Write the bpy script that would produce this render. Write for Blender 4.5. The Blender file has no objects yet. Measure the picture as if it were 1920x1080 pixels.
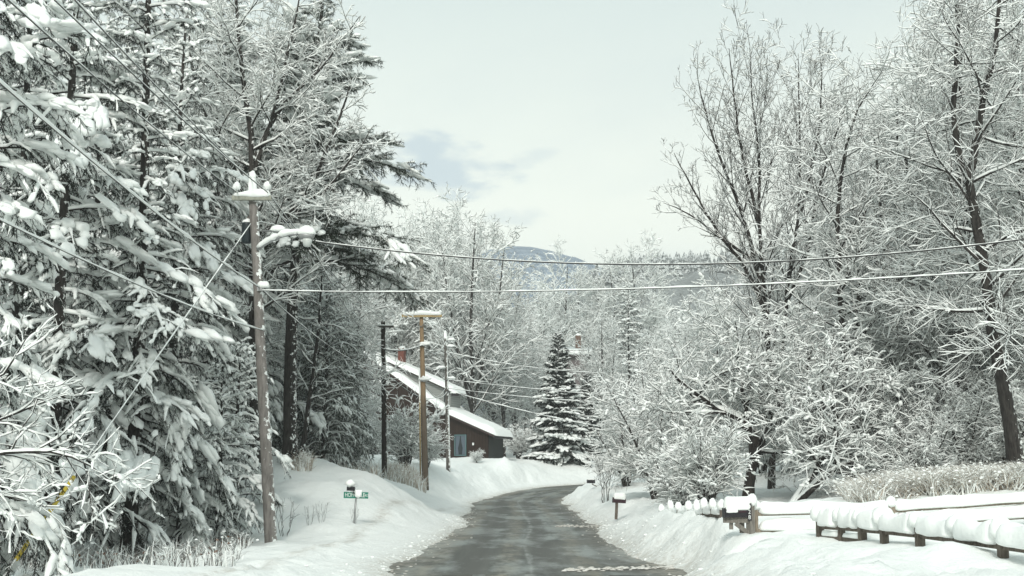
import bpy, math, random
import numpy as np
from mathutils import Vector, Matrix

SC = bpy.context.scene
COL = SC.collection
rng = np.random.default_rng(11)
random.seed(11)
PI = math.pi

# ------------------------------------------------------------------ camera
F = 2400.0                       # focal length in photo pixels (1920 wide)
TH = math.atan(350.0 / F)        # upward pitch
HC = 2.0                         # camera height above the near road
cam_d = bpy.data.cameras.new('camera')
cam_d.sensor_width = 36.0
cam_d.lens = 36.0 * F / 1920.0
cam_d.clip_start = 0.1
cam_d.clip_end = 6000
cam = bpy.data.objects.new('camera', cam_d)
cam.location = (0, 0, HC)
cam.rotation_euler = (PI / 2 + TH, 0, 0)
COL.objects.link(cam)
SC.camera = cam

# ------------------------------------------------------------------ sky, sun, exposure
SUN_EL, SUN_AZ = math.radians(36), math.radians(-172)   # azimuth clockwise from +Y: behind and to the left
world = bpy.data.worlds.new('World')
SC.world = world
world.use_nodes = True
wn = world.node_tree
wn.nodes.clear()
def WN(t, **k):
    n = wn.nodes.new(t)
    for a, b in k.items():
        setattr(n, a, b)
    return n
wo = WN('ShaderNodeOutputWorld')
bg = WN('ShaderNodeBackground')
bg.inputs['Strength'].default_value = 0.1
sky = WN('ShaderNodeTexSky', sky_type='NISHITA')
sky.sun_disc = False
sky.sun_elevation = SUN_EL
sky.sun_rotation = SUN_AZ
sky.air_density = 1.0
tc = WN('ShaderNodeTexCoord')
sepw = WN('ShaderNodeSeparateXYZ')
wn.links.new(tc.outputs['Generated'], sepw.inputs[0])
# flatten the direction on to a cloud deck so that the clouds shrink to the horizon
addz = WN('ShaderNodeMath', operation='ADD'); addz.inputs[1].default_value = 0.12
wn.links.new(sepw.outputs['Z'], addz.inputs[0])
mxz = WN('ShaderNodeMath', operation='MAXIMUM'); mxz.inputs[1].default_value = 0.05
wn.links.new(addz.outputs[0], mxz.inputs[0])
comb = WN('ShaderNodeCombineXYZ')
for ax in ('X', 'Y'):
    dv = WN('ShaderNodeMath', operation='DIVIDE')
    wn.links.new(sepw.outputs[ax], dv.inputs[0]); wn.links.new(mxz.outputs[0], dv.inputs[1])
    wn.links.new(dv.outputs[0], comb.inputs[ax])
CLOUD_SHIFT = (0.0, 0.0, 0.0)
mp = WN('ShaderNodeMapping'); mp.inputs['Location'].default_value = (3.1, 0.35, 0.0); mp.inputs['Scale'].default_value = (1.15, 0.8, 1)
wn.links.new(comb.outputs[0], mp.inputs[0])
nz = WN('ShaderNodeTexNoise'); nz.inputs['Scale'].default_value = 1.0; nz.inputs['Detail'].default_value = 7; nz.inputs['Roughness'].default_value = 0.52
nz.inputs['Distortion'].default_value = 0.25
wn.links.new(mp.outputs[0], nz.inputs['Vector'])
rp = WN('ShaderNodeValToRGB')
e = rp.color_ramp.elements
e[0].position = 0.52; e[0].color = (0, 0, 0, 1)
e[1].position = 0.70; e[1].color = (1, 1, 1, 1)
wn.links.new(nz.outputs['Fac'], rp.inputs[0])
grad = WN('ShaderNodeValToRGB'); ge = grad.color_ramp.elements      # pale yellowish low down, cooler overhead
ge[0].position = 0.20; ge[0].color = (6.0, 6.2, 5.4, 1)
ge[1].position = 0.40; ge[1].color = (3.75, 4.4, 4.3, 1)
wn.links.new(sepw.outputs['Z'], grad.inputs[0])
cl = WN('ShaderNodeMix', data_type='RGBA'); cl.inputs[7].default_value = (3.4, 4.0, 4.2, 1)
# one broken blue-grey bank low over the valley, its rim torn by noise; thinner streaks elsewhere
def wmath(op, a, b=0.0):
    m_ = WN('ShaderNodeMath', operation=op)
    for i_, v_ in enumerate((a, b)):
        if isinstance(v_, bpy.types.NodeSocket): wn.links.new(v_, m_.inputs[i_])
        else: m_.inputs[i_].default_value = v_
    return m_.outputs[0]
mp2 = WN('ShaderNodeMapping'); mp2.inputs['Scale'].default_value = (22, 22, 55)
wn.links.new(tc.outputs['Generated'], mp2.inputs[0])
nz2 = WN('ShaderNodeTexNoise'); nz2.inputs['Scale'].default_value = 1.0; nz2.inputs['Detail'].default_value = 6; nz2.inputs['Roughness'].default_value = 0.55
wn.links.new(mp2.outputs[0], nz2.inputs['Vector'])
def bank(cx, cz, sx, sz, gain):
    dx = wmath('DIVIDE', wmath('SUBTRACT', sepw.outputs['X'], cx), sx); dz_ = wmath('DIVIDE', wmath('SUBTRACT', sepw.outputs['Z'], cz), sz)
    r_ = wmath('SQRT', wmath('ADD', wmath('MULTIPLY', dx, dx), wmath('MULTIPLY', dz_, dz_)))
    v_ = wmath('ADD', wmath('SUBTRACT', 1.0, r_), wmath('MULTIPLY', wmath('SUBTRACT', nz2.outputs['Fac'], 0.5), 3.2))
    c_ = WN('ShaderNodeMapRange', interpolation_type='SMOOTHSTEP'); c_.inputs['From Min'].default_value = 0.0; c_.inputs['From Max'].default_value = 0.9; c_.inputs['To Max'].default_value = gain
    wn.links.new(v_, c_.inputs['Value'])
    f_ = WN('ShaderNodeMath', operation='GREATER_THAN'); wn.links.new(sepw.outputs['Y'], f_.inputs[0]); f_.inputs[1].default_value = 0.0
    return wmath('MULTIPLY', c_.outputs[0], f_.outputs[0])
cf = wmath('MAXIMUM', bank(-0.060, 0.236, 0.062, 0.025, 1.0), bank(0.0, 0.197, 0.04, 0.010, 0.45))
cf = wmath('MAXIMUM', cf, bank(0.02, 0.245, 0.03, 0.010, 0.45))
cf = wmath('MAXIMUM', cf, wmath('MULTIPLY', rp.outputs[0], 0.30))
wn.links.new(cf, cl.inputs[0]); wn.links.new(grad.outputs[0], cl.inputs[6])
mix = WN('ShaderNodeMix', data_type='RGBA'); mix.inputs[0].default_value = 0.93
wn.links.new(sky.outputs[0], mix.inputs[6]); wn.links.new(cl.outputs[2], mix.inputs[7])
wn.links.new(mix.outputs[2], bg.inputs['Color'])
wn.links.new(bg.outputs[0], wo.inputs['Surface'])

sun_d = bpy.data.lights.new('sun', 'SUN')
sun_d.energy = 1.5
sun_d.angle = math.radians(14)
sun_d.color = (1.0, 0.965, 0.90)
sun = bpy.data.objects.new('sun', sun_d)
sv = Vector((math.sin(SUN_AZ) * math.cos(SUN_EL), math.cos(SUN_AZ) * math.cos(SUN_EL), math.sin(SUN_EL)))
sun.rotation_euler = sv.to_track_quat('Z', 'Y').to_euler()
COL.objects.link(sun)

SC.view_settings.view_transform = 'Standard'
SC.view_settings.look = 'None'
SC.view_settings.exposure = 0.80
SC.view_settings.gamma = 1.0
SC.view_settings.use_curve_mapping = False
SC.cycles.max_bounces = 10
SC.cycles.diffuse_bounces = 9
SC.cycles.volume_bounces = 2
SC.cycles.use_denoising = True

# ------------------------------------------------------------------ helpers
def at(px, py, Y):
    """world point seen at photo pixel (px, py) at distance Y along the road"""
    xr = (px - 960.0) / F; yr = (540.0 - py) / F
    d = (xr, math.cos(TH) - yr * math.sin(TH), math.sin(TH) + yr * math.cos(TH))
    t = Y / d[1]
    return (d[0] * t, Y, HC + d[2] * t)

def new_mat(name, col=(0.5, 0.5, 0.5), rough=0.7, metal=0.0, spec=0.5):
    m = bpy.data.materials.new(name)
    m.use_nodes = True
    b = m.node_tree.nodes['Principled BSDF']
    b.inputs['Base Color'].default_value = (*col, 1)
    b.inputs['Roughness'].default_value = rough
    b.inputs['Metallic'].default_value = metal
    b.inputs['Specular IOR Level'].default_value = spec
    return m

class NT:
    """tiny node-graph helper"""
    def __init__(s, m):
        s.t = m.node_tree; s.b = s.t.nodes['Principled BSDF']
    def n(s, typ, ins=None, **k):
        nd = s.t.nodes.new(typ)
        for a, v in k.items(): setattr(nd, a, v)
        for a, v in (ins or {}).items():
            if hasattr(v, 'is_output') or isinstance(v, bpy.types.NodeSocket): s.t.links.new(v, nd.inputs[a])
            else: nd.inputs[a].default_value = v
        return nd
    def link(s, a, b): s.t.links.new(a, b)
    def noise(s, vec, scale, detail=4, rough=0.55):
        return s.n('ShaderNodeTexNoise', {'Vector': vec, 'Scale': scale, 'Detail': detail, 'Roughness': rough}).outputs['Fac']
    def ramp(s, fac, stops):
        r = s.n('ShaderNodeValToRGB'); el = r.color_ramp.elements
        while len(el) < len(stops): el.new(0.5)
        for x, (p, c) in zip(el, stops):
            x.position = p; x.color = (c, c, c, 1) if not isinstance(c, tuple) else (*c, 1)
        s.link(fac, r.inputs[0]); return r.outputs[0]
    def mixc(s, fac, a, b):
        m = s.n('ShaderNodeMix', data_type='RGBA')
        for i, v in ((0, fac), (6, a), (7, b)):
            if isinstance(v, bpy.types.NodeSocket): s.link(v, m.inputs[i])
            else: m.inputs[i].default_value = v if i == 0 else (*v, 1)
        return m.outputs[2]
    def math(s, op, a, b=0.0, c=0.0):
        m = s.n('ShaderNodeMath', operation=op)
        for i, v in enumerate((a, b, c)):
            if isinstance(v, bpy.types.NodeSocket): s.link(v, m.inputs[i])
            else: m.inputs[i].default_value = v
        return m.outputs[0]
    def bump(s, h, strength, dist):
        b = s.n('ShaderNodeBump', {'Height': h, 'Strength': strength, 'Distance': dist})
        s.link(b.outputs[0], s.b.inputs['Normal'])
    def pos(s): return s.n('ShaderNodeNewGeometry').outputs['Position']
    def obj(s): return s.n('ShaderNodeTexCoord').outputs['Object']
    def nrm(s): return s.n('ShaderNodeNewGeometry').outputs['Normal']

SNOW = (0.86, 0.885, 0.87)
def mk_snow():
    m = new_mat('snow', SNOW, 0.65, spec=0.25); t = NT(m)
    p = t.obj()
    h = t.noise(p, 9, 4, 0.6)
    t.bump(h, 0.35, 0.05)
    return m
M_SNOW = mk_snow()

def mk_bark(name, dark, light, plaster=0.45, side=(1, -0.3, 0), pl_thr=0.55, scale=6.0):
    m = new_mat(name, dark, 0.9, spec=0.2); t = NT(m)
    p = t.obj()
    st = t.n('ShaderNodeMapping', {'Vector': p, 'Scale': (1, 1, 0.22)}).outputs[0]
    g = t.noise(st, scale * 2.2, 5, 0.65)
    c = t.mixc(t.ramp(g, [(0.35, 0.0), (0.68, 1.0)]), dark, light)
    nm = t.nrm()
    dz = t.n('ShaderNodeSeparateXYZ', {0: nm}).outputs['Z']
    ds = t.n('ShaderNodeVectorMath', {0: nm, 1: Vector(side).normalized()}, operation='DOT_PRODUCT').outputs['Value']
    n2 = t.noise(p, scale, 5, 0.7)
    up = t.ramp(t.math('ADD', dz, t.math('MULTIPLY', n2, 0.5)), [(0.50, 0.0), (0.62, 1.0)])
    sd = t.ramp(t.math('MULTIPLY', t.math('ADD', t.math('MULTIPLY', ds, plaster), t.math('MULTIPLY', n2, 2.2)), 0.5), [((pl_thr + 1.05) / 2, 0.0), ((pl_thr + 1.12) / 2, 1.0)])
    s = t.math('MAXIMUM', up, sd)
    t.link(t.mixc(s, c, SNOW), t.b.inputs['Base Color'])
    t.bump(g, 0.6, 0.03)
    return m
M_BARK = mk_bark('dark_bark', (0.018, 0.016, 0.015), (0.06, 0.055, 0.05))
M_BARK2 = mk_bark('grey_bark', (0.03, 0.027, 0.025), (0.10, 0.092, 0.085), plaster=0.6)
M_BARK3 = mk_bark('wet_dark_bark', (0.014, 0.012, 0.011), (0.045, 0.04, 0.036), plaster=0.2, pl_thr=.6)
M_TWIG = new_mat('twig_bark', (0.035, 0.030, 0.027), 0.9, spec=0.1)
M_TWIG_G = new_mat('grey_twig_bark', (0.15, 0.142, 0.133), 0.9, spec=0.1)
M_NEEDLE = new_mat('dark_needles', (0.014, 0.019, 0.015), 0.85, spec=0.15)
M_NEEDLE2 = new_mat('green_needles', (0.028, 0.037, 0.025), 0.85, spec=0.15)
M_FROST = new_mat('frosted_needles', (0.62, 0.65, 0.63), 0.8, spec=0.2)
M_DRY = new_mat('dry_stems', (0.46, 0.39, 0.32), 0.9, spec=0.1)
M_LEAF = new_mat('dead_leaves', (0.16, 0.075, 0.04), 0.85, spec=0.1)

class MB:
    """collects vertices and faces (any size) and links them as one mesh object"""
    def __init__(s): s.V = []; s.F = []; s.n = 0
    def add(s, V, Fa, mi=0):
        V = np.asarray(V, float).reshape(-1, 3); Fa = np.asarray(Fa, int)
        if len(V) == 0 or len(Fa) == 0: return s
        s.V.append(V); s.F.append((Fa + s.n, mi)); s.n += len(V); return s
    def mesh(s, name, mats, smooth=True):
        me = bpy.data.meshes.new(name)
        V = np.concatenate(s.V)
        me.vertices.add(len(V)); me.vertices.foreach_set('co', V.astype(np.float32).ravel())
        li = np.concatenate([f.ravel() for f, _ in s.F])
        tot = np.concatenate([np.full(len(f), f.shape[1]) for f, _ in s.F])
        mi = np.concatenate([np.full(len(f), m) for f, m in s.F])
        st = np.concatenate([[0], np.cumsum(tot)[:-1]])
        me.loops.add(len(li)); me.loops.foreach_set('vertex_index', li.astype(np.int32))
        me.polygons.add(len(tot)); me.polygons.foreach_set('loop_start', st.astype(np.int32))
        me.polygons.foreach_set('material_index', mi.astype(np.int32))
        me.polygons.foreach_set('use_smooth', np.full(len(tot), smooth))
        for m in (mats if isinstance(mats, (list, tuple)) else [mats]): me.materials.append(m)
        me.update(calc_edges=True)
        return me
    def obj(s, name, mats, parent=None, smooth=True):
        return link(name, s.mesh(name, mats, smooth), parent)

def link(name, data, parent=None):
    o = bpy.data.objects.new(name, data); COL.objects.link(o)
    if parent is not None: o.parent = parent
    return o
def tag(o, label=None, cat=None, group=None, kind=None):
    for k, v in (('label', label), ('category', cat), ('group', group), ('kind', kind)):
        if v: o[k] = v
    return o
def thing(name, label, cat, loc=(0, 0, 0), rz=0.0, group=None, sc=1.0):
    o = bpy.data.objects.new(name, None); COL.objects.link(o)
    o.location = loc; o.rotation_euler = (0, 0, rz); o.scale = (sc, sc, sc)
    o.empty_display_size = 0.2
    return tag(o, label, cat, group)

def norm(v):
    return v / np.maximum(np.linalg.norm(v, axis=-1, keepdims=True), 1e-9)

def tubes(P, R, k=4, sq=1.0, cap=False):
    """P (M,n,3) polylines, R (M,n) radii -> verts, quads"""
    P = np.asarray(P, float); R = np.asarray(R, float)
    if P.ndim == 2: P = P[None]; R = R[None]
    M, n, _ = P.shape
    T = norm(np.gradient(P, axis=1))
    D = norm(P[:, -1] - P[:, 0])
    ref = np.where(np.abs(D[:, 2:3]) > 0.8, np.array([[1.0, 0, 0]]), np.array([[0, 0, 1.0]]))
    U = norm(np.cross(np.broadcast_to(ref[:, None, :], T.shape), T)); W = np.cross(T, U)
    a = np.arange(k) * 2 * PI / k + PI / k
    ca, sa = np.cos(a), np.sin(a) * sq
    V = P[:, :, None, :] + R[:, :, None, None] * (ca[None, None, :, None] * U[:, :, None, :] + sa[None, None, :, None] * W[:, :, None, :])
    i = np.arange(M)[:, None, None] * (n * k) + np.arange(n - 1)[None, :, None] * k
    j = np.arange(k)[None, None, :]; j2 = (j + 1) % k
    Q = np.stack([i + j, i + j2, i + k + j2, i + k + j], -1).reshape(-1, 4)
    return V.reshape(-1, 3), Q

def add_tube(mb, pts, r, k=8, mi=0, cap=True):
    pts = np.asarray(pts, float); n = len(pts)
    r = np.full(n, r) if np.isscalar(r) else np.asarray(r, float)
    V, Q = tubes(pts, r, k)
    if cap:
        b = len(V)
        V = np.concatenate([V, pts[:1], pts[-1:]])
        j = np.arange(k); j2 = (j + 1) % k
        mb.add(V, Q, mi)
        base = mb.n - len(V)
        t1 = np.stack([np.full(k, b), j2, j], -1); t2 = np.stack([np.full(k, b + 1), (n - 1) * k + j, (n - 1) * k + j2], -1)
        mb.F.append((np.concatenate([t1, t2]) + base, mi))
    else: mb.add(V, Q, mi)

def add_box(mb, c, s, mi=0, rz=0.0, tilt=None):
    x, y, z = [v / 2 for v in s]
    V = np.array([[-x, -y, -z], [x, -y, -z], [x, y, -z], [-x, y, -z], [-x, -y, z], [x, -y, z], [x, y, z], [-x, y, z]])
    if tilt is not None: V = V @ np.array(tilt).T
    ca, sa = math.cos(rz), math.sin(rz)
    V = V @ np.array([[ca, sa, 0], [-sa, ca, 0], [0, 0, 1]]) + np.array(c)
    mb.add(V, [[0, 3, 2, 1], [4, 5, 6, 7], [0, 1, 5, 4], [1, 2, 6, 5], [2, 3, 7, 6], [3, 0, 4, 7]], mi)

def sphere_tpl(nu, nv):
    V = [(0, 0, 1.0)]
    for i in range(1, nv):
        ph = PI * i / nv
        for j in range(nu):
            th = 2 * PI * j / nu
            V.append((math.sin(ph) * math.cos(th), math.sin(ph) * math.sin(th), math.cos(ph)))
    V.append((0, 0, -1.0))
    Fa = []
    L = len(V) - 1
    for j in range(nu):
        j2 = (j + 1) % nu
        Fa.append((0, 1 + j, 1 + j2)); Fa.append((L, 1 + (nv - 2) * nu + j2, 1 + (nv - 2) * nu + j))
        for i in range(nv - 2):
            a, b, c, d = 1 + i * nu + j, 1 + i * nu + j2, 1 + (i + 1) * nu + j2, 1 + (i + 1) * nu + j
            Fa.append((a, d, c)); Fa.append((a, c, b))
    return np.array(V), np.array(Fa)

def blobs(C, A, nu=8, nv=5, noise=0.18, under=0.45, g=rng):
    """C (M,3) centres, A (M,3,3) rows = scaled axes (along, across, up)"""
    T, Fa = sphere_tpl(nu, nv); M = len(C)
    T2 = T.copy(); T2[:, 2] = np.where(T2[:, 2] < 0, T2[:, 2] * under, T2[:, 2])
    f = 1 + noise * g.standard_normal((M, len(T)))
    V = C[:, None, :] + np.einsum('mvi,mij->mvj', T2[None] * f[:, :, None], A)
    Q = (Fa[None] + (np.arange(M) * len(T))[:, None, None]).reshape(-1, 3)
    return V.reshape(-1, 3), Q

def interp(P, R, idx, t):
    n = P.shape[1]
    f = t * (n - 1); i = np.minimum(f.astype(int), n - 2); w = (f - i)[:, None]
    a, b = P[idx, i], P[idx, i + 1]
    return a * (1 - w) + b * w, norm(b - a), R[idx, i] * (1 - w[:, 0]) + R[idx, i + 1] * w[:, 0]

def spawn(P, R, num, t0, t1, ang, lenr, n, up=0.0, wob=0.1, rr=0.5, tip=0.006, planar=False, tap=0.5, g=rng, minL=0.0, angj=0.25, maxL=1e9):
    """side branches from every polyline: vectorised"""
    M = P.shape[0]
    num = np.full(M, num) if np.isscalar(num) else num
    idx = np.repeat(np.arange(M), num); K = len(idx)
    if K == 0: return np.zeros((0, n, 3)), np.zeros((0, n))
    k = np.arange(K) - np.repeat(np.cumsum(num) - num, num)
    t = t0 + (t1 - t0) * np.clip((k + g.uniform(0, 1, K)) / np.maximum(np.repeat(num, num), 1), 0, 1)
    p, T, r0 = interp(P, R, idx, t)
    plen = np.linalg.norm(np.diff(P, axis=1), axis=2).sum(1)[idx]
    L = np.minimum(plen * lenr * (1 - tap * (t - t0) / max(t1 - t0, 1e-6)) * g.uniform(0.7, 1.25, K), maxL) + minL
    ref = np.where(np.abs(T[:, 2:3]) > 0.9, np.array([[1.0, 0, 0]]), np.array([[0, 0, 1.0]]))
    U = norm(np.cross(ref, T)); W = np.cross(T, U)
    if planar:
        az = np.where(k % 2 == 0, 0.0, PI) + g.normal(0, 0.3, K)
    else:
        az = k * 2.39996 + g.uniform(0, 2 * PI, M)[idx] + g.normal(0, 0.4, K)
    an = ang * (1 + g.normal(0, angj, K))
    d = np.cos(an)[:, None] * T + np.sin(an)[:, None] * (np.cos(az)[:, None] * U + np.sin(az)[:, None] * W)
    out = np.zeros((K, n, 3)); out[:, 0] = p
    st = (L / (n - 1))[:, None]
    for i in range(1, n):
        d = norm(d + np.array([0, 0, 1.0]) * up / (n - 1) + wob * g.standard_normal((K, 3)))
        out[:, i] = out[:, i - 1] + d * st
    ra = np.maximum(np.minimum(r0 * rr, L * 0.035), tip)
    s = np.linspace(0, 1, n)[None]
    RR = ra[:, None] * (1 - s) + np.minimum(tip, ra)[:, None] * s
    return out, RR

def snow_on(P, R, rs, g, mul=0.9, k=4, keep=1.0, lump=0.3, sq=0.85, lift=0.55, tipf=0.6):
    """a ridge of snow lying along the upper side of every polyline"""
    M, n, _ = P.shape
    if M == 0: return np.zeros((0, 3)), np.zeros((0, 4), int)
    if keep < 1:
        m = g.uniform(0, 1, M) < keep; P = P[m]; R = R[m]; M = len(P)
    T = norm(np.gradient(P, axis=1))
    hz = np.sqrt(np.clip(1 - T[..., 2] ** 2, 0, 1))
    r = (rs + mul * R) * np.clip(hz * 1.25 - 0.15, 0.12, 1) * (1 + lump * g.standard_normal((M, n))).clip(0.3, 1.9)
    r[:, -1] *= tipf; r[:, 0] *= 0.7
    C = P + np.array([0, 0, 1.0]) * (R * 0.55 + r * lift)[..., None]
    return tubes(C, r, k, sq)

def blades(P, num, ln, wd, g, fwd=0.7, spread=0.6, drop=0.25):
    M, n, _ = P.shape
    num = np.full(M, num) if np.isscalar(num) else num
    idx = np.repeat(np.arange(M), num); K = len(idx)
    t = g.uniform(0, 1, K)
    p, T, _ = interp(P, np.zeros(P.shape[:2]), idx, t)
    d = norm(T * fwd + spread * g.standard_normal((K, 3)) - np.array([0, 0, drop]))
    s = norm(np.cross(d, g.standard_normal((K, 3)))) * (wd * g.uniform(0.6, 1.4, K))[:, None]
    L = (ln * g.uniform(0.6, 1.3, K))[:, None]
    V = np.stack([p - s * 0.5, p + s * 0.5, p + d * L], 1).reshape(-1, 3)
    return V, np.arange(3 * K).reshape(-1, 3)

# value noise
_perm = np.random.default_rng(5).uniform(-1, 1, (256, 256))
def vnoise(x, y):
    xi = np.floor(x).astype(int); yi = np.floor(y).astype(int); fx = x - xi; fy = y - yi
    fx = fx * fx * (3 - 2 * fx); fy = fy * fy * (3 - 2 * fy)
    g = lambda a, b: _perm[a % 256, b % 256]
    return (g(xi, yi) * (1 - fx) + g(xi + 1, yi) * fx) * (1 - fy) + (g(xi, yi + 1) * (1 - fx) + g(xi + 1, yi + 1) * fx) * fy
def fbm(x, y, oct=4):
    s = 0; a = 1.0
    for i in range(oct):
        s = s + a * vnoise(x * 2 ** i + 13.7 * i, y * 2 ** i - 7.1 * i); a *= 0.5
    return s
def sstep(a, b, x):
    t = np.clip((x - a) / (b - a), 0, 1); return t * t * (3 - 2 * t)

# ------------------------------------------------------------------ terrain
RC = np.array([  # road centre x, y, z, half width
    (0.35, -40, 0, 2.8), (0.35, 20, 0, 2.85), (0.36, 26, 0, 2.85), (0.37, 36, 0, 2.6), (0.6, 46, 0, 2.5), (0.65, 56, 0, 2.55),
    (0.62, 70, 0, 2.8), (0.45, 82, 0.05, 3.0), (0.5, 89, 0.14, 2.9), (1.1, 95, 0.28, 2.7), (3.0, 102.5, 0.68, 2.7), (5.3, 108, 0.95, 2.7),
    (9.2, 113, 1.2, 2.7), (16, 118, 1.5, 2.7), (30, 124, 2.0, 2.7), (60, 132, 2.6, 2.7)])
def _catmull(P, m=10):
    out = []
    Q = np.vstack([2 * P[0] - P[1], P, 2 * P[-1] - P[-2]])
    for i in range(1, len(Q) - 2):
        for s in np.linspace(0, 1, m, endpoint=False):
            a, b, c, d = Q[i - 1], Q[i], Q[i + 1], Q[i + 2]
            out.append(0.5 * (2 * b + (c - a) * s + (2 * a - 5 * b + 4 * c - d) * s ** 2 + (3 * b - a - 3 * c + d) * s ** 3))
    out.append(P[-1]); return np.array(out)
RD = _catmull(RC, 8)
def road_uv(x, y):
    """signed offset from the road centre (+ right), half width, road z"""
    x = np.atleast_1d(x).astype(float).ravel(); y = np.atleast_1d(y).astype(float).ravel()
    U = np.empty_like(x); H = np.empty_like(x); Z = np.empty_like(x)
    A = RD[:-1, :2]; B = RD[1:, :2]; AB = B - A; L2 = (AB ** 2).sum(1)
    for s in range(0, len(x), 20000):
        q = np.stack([x[s:s + 20000], y[s:s + 20000]], -1)
        d = q[:, None, :] - A[None]
        t = np.clip((d * AB[None]).sum(-1) / L2[None], 0, 1)
        e = d - t[..., None] * AB[None]
        D = (e ** 2).sum(-1); j = D.argmin(1); r = np.arange(len(q))
        cr = AB[j, 0] * d[r, j, 1] - AB[j, 1] * d[r, j, 0]
        U[s:s + 20000] = np.sqrt(D[r, j]) * np.where(cr > 0, -1, 1)
        tt = t[r, j]
        Z[s:s + 20000] = RD[j, 2] * (1 - tt) + RD[j + 1, 2] * tt
        H[s:s + 20000] = RD[j, 3] * (1 - tt) + RD[j + 1, 3] * tt
    return U, H, Z

CP = [at(*q) for q in [
    (510, 1015, 37), (666, 985, 41), (180, 1073, 21), (330, 1052, 29), (545, 873, 52), (600, 856, 56), (575, 905, 47), (640, 908, 48), (650, 890, 53),
    (700, 905, 58), (760, 906, 75), (722, 916, 76), (798, 899, 79), (840, 869, 95), (880, 868, 108), (937, 862, 110), (947, 850, 110), (905, 866, 105), (1000, 864, 118),
    (1062, 864, 123), (1110, 874, 122), (470, 880, 62), (790, 940, 62), (840, 915, 82), (930, 895, 98), (1000, 893, 108), (1060, 890, 116),
    (1410, 1005, 26), (1240, 964, 37.2), (1257, 963, 35.6), (1272, 963, 34.3), (1291, 964, 33), (1306, 964, 31.8), (1320, 964, 30.7), (1336, 966, 29.6), (1350, 969, 28.6), (1300, 985, 29), (1355, 990, 26.6), (1500, 1000, 25), (1537, 1003, 24.4), (1577, 1015, 23.5), (1655, 1018, 22), (1724, 1027, 20.8), (1798, 1037, 19.5), (1879, 1052, 18.2), (1340, 1040, 26), (1250, 1035, 28),
    (1600, 1070, 20.5), (1460, 1050, 22.5), (1160, 963, 50), (1116, 915, 83), (1105, 945, 68), (1200, 966, 46), (1240, 948, 48), (1405, 932, 46),
    (1490, 948, 42), (1600, 935, 40), (1760, 922, 36), (1910, 896, 37), (1910, 930, 30), (1700, 978, 27.5), (1500, 990, 27.2), (1850, 985, 26.5), (1120, 905, 92),
    (1790, 1020, 18.6)]]
CP += [(-9.5, 38, -0.15), (-12, 30, -0.3), (-10, 24, 0.0), (-9, 18, 0.1), (-14, 40, 0.1), (-14, 52, 2.5), (-20, 45, 0.8), (-20, 70, 5), (-14, 66, 3.6), (-12, 80, 3.4), (-9, 5, 0), (-7, 10, 0.4), (-7, 0, 0.4),
       (-30, 30, 0.5), (-30, 90, 6.5), (-14, 110, 3.6), (-4, 125, 3.6), (-40, 130, 8), (-80, 40, 4), (-80, 120, 12), (10, 130, 3.2), (25, 135, 4), (60, 150, 6), (30, 60, 3.2),
       (20, 45, 2.3), (14, 60, 2.4), (10, 70, 1.9), (12, 90, 2.4), (20, 85, 4.6), (24, 108, 5.5), (40, 100, 9), (34, 75, 6), (30, 30, 2.2), (60, 50, 6), (8, 10, 1.0), (12, 15, 1.1), (16, 20, 1.2), (40, 5, 1.5), (7, 0, .8),
       (0, 170, 5), (-60, 220, 14), (60, 230, 10), (200, 100, 12), (-200, 100, 15), (-200, 300, 25), (200, 300, 20), (0, 300, 12), (0, 500, 20), (-500, 600, 40), (500, 600, 30), (0, 1200, 30), (-900, 1600, 60), (900, 1600, 60), (900, 0, 10), (-900, 0, 10), (0, -80, 0), (6, -60, .6), (-6, -60, .5)]
CP = np.array(CP)
def _rbf_fit():
    d = np.linalg.norm(CP[:, None, :2] - CP[None, :, :2], axis=-1)
    n = len(CP); A = np.zeros((n + 1, n + 1)); A[:n, :n] = d - 0.25 * np.eye(n); A[:n, n] = 1; A[n, :n] = 1
    return np.linalg.solve(A, np.r_[CP[:, 2], 0])
RBF = _rbf_fit()
def base_z(x, y):
    out = np.empty_like(x)
    for s in range(0, len(x), 40000):
        d = np.hypot(x[s:s + 40000, None] - CP[None, :, 0], y[s:s + 40000, None] - CP[None, :, 1])
        out[s:s + 40000] = d @ RBF[:-1] + RBF[-1]
    return out
def ground(x, y, full=False):
    x = np.atleast_1d(np.asarray(x, float)).ravel(); y = np.atleast_1d(np.asarray(y, float)).ravel()
    U, H, Z = road_uv(x, y)
    en = 0.30 * fbm(x * 0.55 + 3, y * 0.22, 3) + 0.10 * fbm(x * 2.1, y * 1.6 + 9, 3)
    e = np.abs(U) - H + en
    B = base_z(x, y) + 0.16 * fbm(x * 0.35, y * 0.3, 4) * sstep(0.5, 3, e) + 0.035 * fbm(x * 2.6, y * 2.3, 3) * sstep(0.2, 1.2, e)
    # ploughed clods near the road, soft ripples on the right-hand bank
    clod = np.maximum(fbm(x * 2.2 + 31, y * 1.7, 4), -0.2) * 0.13 * sstep(0.1, 0.8, e) * (1 - sstep(1.6, 3.2, e))
    rip = 0.15 * (np.abs(vnoise(x * 0.75 + y * 0.45, y * 0.22 - x * 0.2)) - .25) * sstep(0.8, 2.2, e) * (1 - sstep(4.5, 7, e)) * (U > 0)
    B = B + clod + rip
    bw = np.where(U > 0, 2.1 - 0.7 * (1 - sstep(38, 46, y)), 2.4 + 1.8 * sstep(28, 40, y))
    b = sstep(0.0, 1.0, e / bw)
    z = np.where(e < 0, Z - 0.05 + 0.10 * np.clip(e + 0.5, 0, 0.5), Z * (1 - b) + B * b + 0.09 * sstep(0, 0.35, e) * (1 - b))
    if full: return z, e, U
    return z
def gz(x, y): return float(ground([x], [y])[0])

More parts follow.
